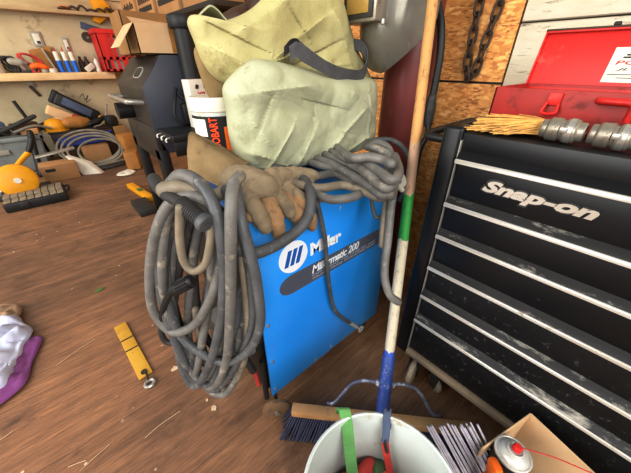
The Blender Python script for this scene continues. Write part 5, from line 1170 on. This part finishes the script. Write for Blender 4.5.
# front-left cloths, yellow strap, litter
item('purple_cloth', 'purple cloth lying under the white rag on the floor', 'cloth', MB().pillow([(-.60, 1.15, .01), (-.42, 1.19, .01), (-.38, 1.31, .01), (-.345, 1.43, .01), (-.385, 1.47, .01), (-.50, 1.45, .01), (-.75, 1.4, .01)], (0, 0, 1), .022, .005, rings=24, wr=.008, ws=14, zmin=.001, seed=5, ridge=lambda q, r: facets(q, 20, .012, 2.)-.004), M['cloth_purple'])
item('white_rag', 'crumpled white rag lying on the purple cloth', 'rag', MB().pillow([(-.68, 1.22, .024), (-.47, 1.21, .024), (-.42, 1.33, .024), (-.395, 1.42, .024), (-.37, 1.50, .024), (-.40, 1.58, .024), (-.43, 1.66, .024), (-.56, 1.66, .024), (-.75, 1.5, .024)], (0, 0, 1), .050, .01, rings=34, wr=.012, ws=12, zmin=.012, seed=1, ridge=lambda q, r: facets(q, 13, .030, 2.)-.01), M['cloth_white'])
item('tan_rag', 'tan rag lying above the white rag on the floor', 'rag', MB().pillow([(-.62, 1.64, .02), (-.47, 1.62, .02), (-.415, 1.66, .02), (-.42, 1.76, .02), (-.52, 1.80, .02), (-.68, 1.78, .02)], (0, 0, 1), .035, .008, rings=24, wr=.010, ws=14, zmin=.002, seed=9, ridge=lambda q, r: facets(q, 18, .018, 2.)-.006), M['cloth_tan'])
ys = thing('yellow_strap', 'flat yellow metal strap with ring lying on the floor', 'strap', (-.06, 1.12, 0))
a_, c_ = Vector((-0.072, 1.292, 0.006)), Vector((-0.053, 0.936, 0.006)); d_ = (c_-a_).normalized(); w_ = Vector((-d_.y, d_.x, 0))*.025
b = MB(); b.prism([a_-w_-Vector((0, 0, .004)), a_+w_-Vector((0, 0, .004)), c_+w_-Vector((0, 0, .004)), c_-w_-Vector((0, 0, .004))], (0, 0, .008), .002); b.build('bar', M['yellowbar'], ys)
for t_ in (.32, .52):
    q = a_.lerp(c_, t_)+Vector((0, 0, .0045)); MB().prism([q-w_-d_*.003, q+w_-d_*.003, q+w_+d_*.003, q-w_+d_*.003], (0, 0, .0008)).build('seam', M['brown'], ys)
q = c_-d_*.02+Vector((0, 0, .0035))
MB().lathe([(.006, 0), (.011, 0), (.011, .0035), (.006, .0035), (.006, 0)], q, None, 16, cap=False).build('eyelet', M['ink'], ys)
MB().tube([q+Vector((0, 0, .002)), q+d_*.02+Vector((.004, 0, .010)), q+d_*.05+Vector((0, 0, .004))], .0035, 8).build('wire_loop', M['ink'], ys)
q2 = c_+d_*.042; q2.z = .007
MB().tube([q2+Vector((.016*math.cos(t), .014*math.sin(t), 0)) for t in [2*math.pi*i/12 for i in range(12)]], .0065, 8, True, 2).build('ring', M['steel'], ys)
for k, (u, lab) in enumerate((([(-0.314, 1.229, 0.002), (-0.248, 1.257, 0.003), (-0.173, 1.281, 0.002)], 'thin pale straw left of the yellow strap'), ([(-0.289, 0.742, 0.002), (-0.249, 0.753, 0.003), (-0.207, 0.764, 0.002)], 'pale straw near the bottom edge of the floor'), ([(-0.118, 0.708, 0.002), (-0.068, 0.716, 0.003), (-0.001, 0.717, 0.002)], 'pale straw on the floor below the cable coil'), ([(-0.472, 1.016, 0.002), (-0.457, 1.017, 0.003), (-0.441, 1.023, 0.002)], 'short pale straw at the left floor edge'), ([(-0.314, 0.778, 0.002), (-0.295, 0.771, 0.003), (-0.271, 0.763, 0.002)], 'short straw lying low near the bottom of floor'))):
    item('straw_piece', lab, 'straw', MB().tube(u, .0012, 5, n=3), M['splinter'])
for k, (p, lab) in enumerate((((0.042, 0.897, 0), 'pale paint chip left of the cable coil'), ((0.093, 0.649, 0), 'pale paint chip on the floor below the coil'), ((0.086, 0.692, 0), 'tiny pale paint chip below the coil'))):
    v = Vector(p); s_ = (.012, .010, .005)[k]
    item('paint_chip', lab, 'paint chip', MB().prism([v+Vector((s_*math.cos(a)*random.uniform(.6, 1.3), s_*math.sin(a)*random.uniform(.6, 1.3), .0002)) for a in [2*math.pi*i/9 for i in range(9)]], (0, 0, .0025)), M['splinter'])
lf_ = Vector((-0.099, 1.646, 0)); item('green_leaf', 'small green leaf on the floor left of the coil', 'leaf', MB().pillow([lf_+Vector((-.025, -.004, .003)), lf_+Vector((0, -.013, .003)), lf_+Vector((.026, .004, .003)), lf_+Vector((0, .013, .003))], (0, 0, 1), .003, .001, rings=6, wr=.001, zmin=.0005), M['greencap'])

# ================================================================== light and camera
w = bpy.data.worlds.new('garage_daylight'); scene.world = w; w.use_nodes = True
bg = w.node_tree.nodes['Background']; bg.inputs[0].default_value = (.97, .98, 1.0, 1); bg.inputs[1].default_value = .42
def area(name, loc, target, size, sy, power, col):
    l = bpy.data.lights.new(name, 'AREA'); l.shape = 'RECTANGLE'; l.size = size; l.size_y = sy; l.energy = power; l.color = col
    o = bpy.data.objects.new(name, l); COL.objects.link(o); o.location = loc
    o.rotation_euler = (Vector(target)-Vector(loc)).to_track_quat('-Z', 'Y').to_euler(); return o
area('door_daylight', (-3.2, 1.2, 2.0), (.6, 1.6, .3), 3.0, 2.4, 135, (1, .985, .96))
area('rear_opening', (-.8, -2.4, 2.4), (.5, 1.0, .5), 2.5, 2.0, 96, (1, .985, .96))
area('back_wall_fill', (-1.8, 3.9, 2.2), (-.1, 5.2, .9), 1.2, 1.0, 26, (1, .94, .82))  # added fill lamp to brighten the left of the back wall

cam = bpy.data.cameras.new('camera'); cam.sensor_width = 36; cam.lens = 284/631*36; cam.clip_start = .02
co = bpy.data.objects.new('camera', cam); COL.objects.link(co); co.location = (0, 0, 1.05)
co.rotation_euler = (math.radians(90-31.4), 0, math.radians(48.3-90)); scene.camera = co
scene.view_settings.view_transform = 'Standard'; scene.view_settings.look = 'None'
scene.view_settings.exposure = 0.45; scene.view_settings.gamma = 1.0
scene.view_settings.use_curve_mapping = True
cm_ = scene.view_settings.curve_mapping
cv_ = cm_.curves[3]
cv_.points.new(.22, .165); cv_.points.new(.72, .755)
cm_.update()
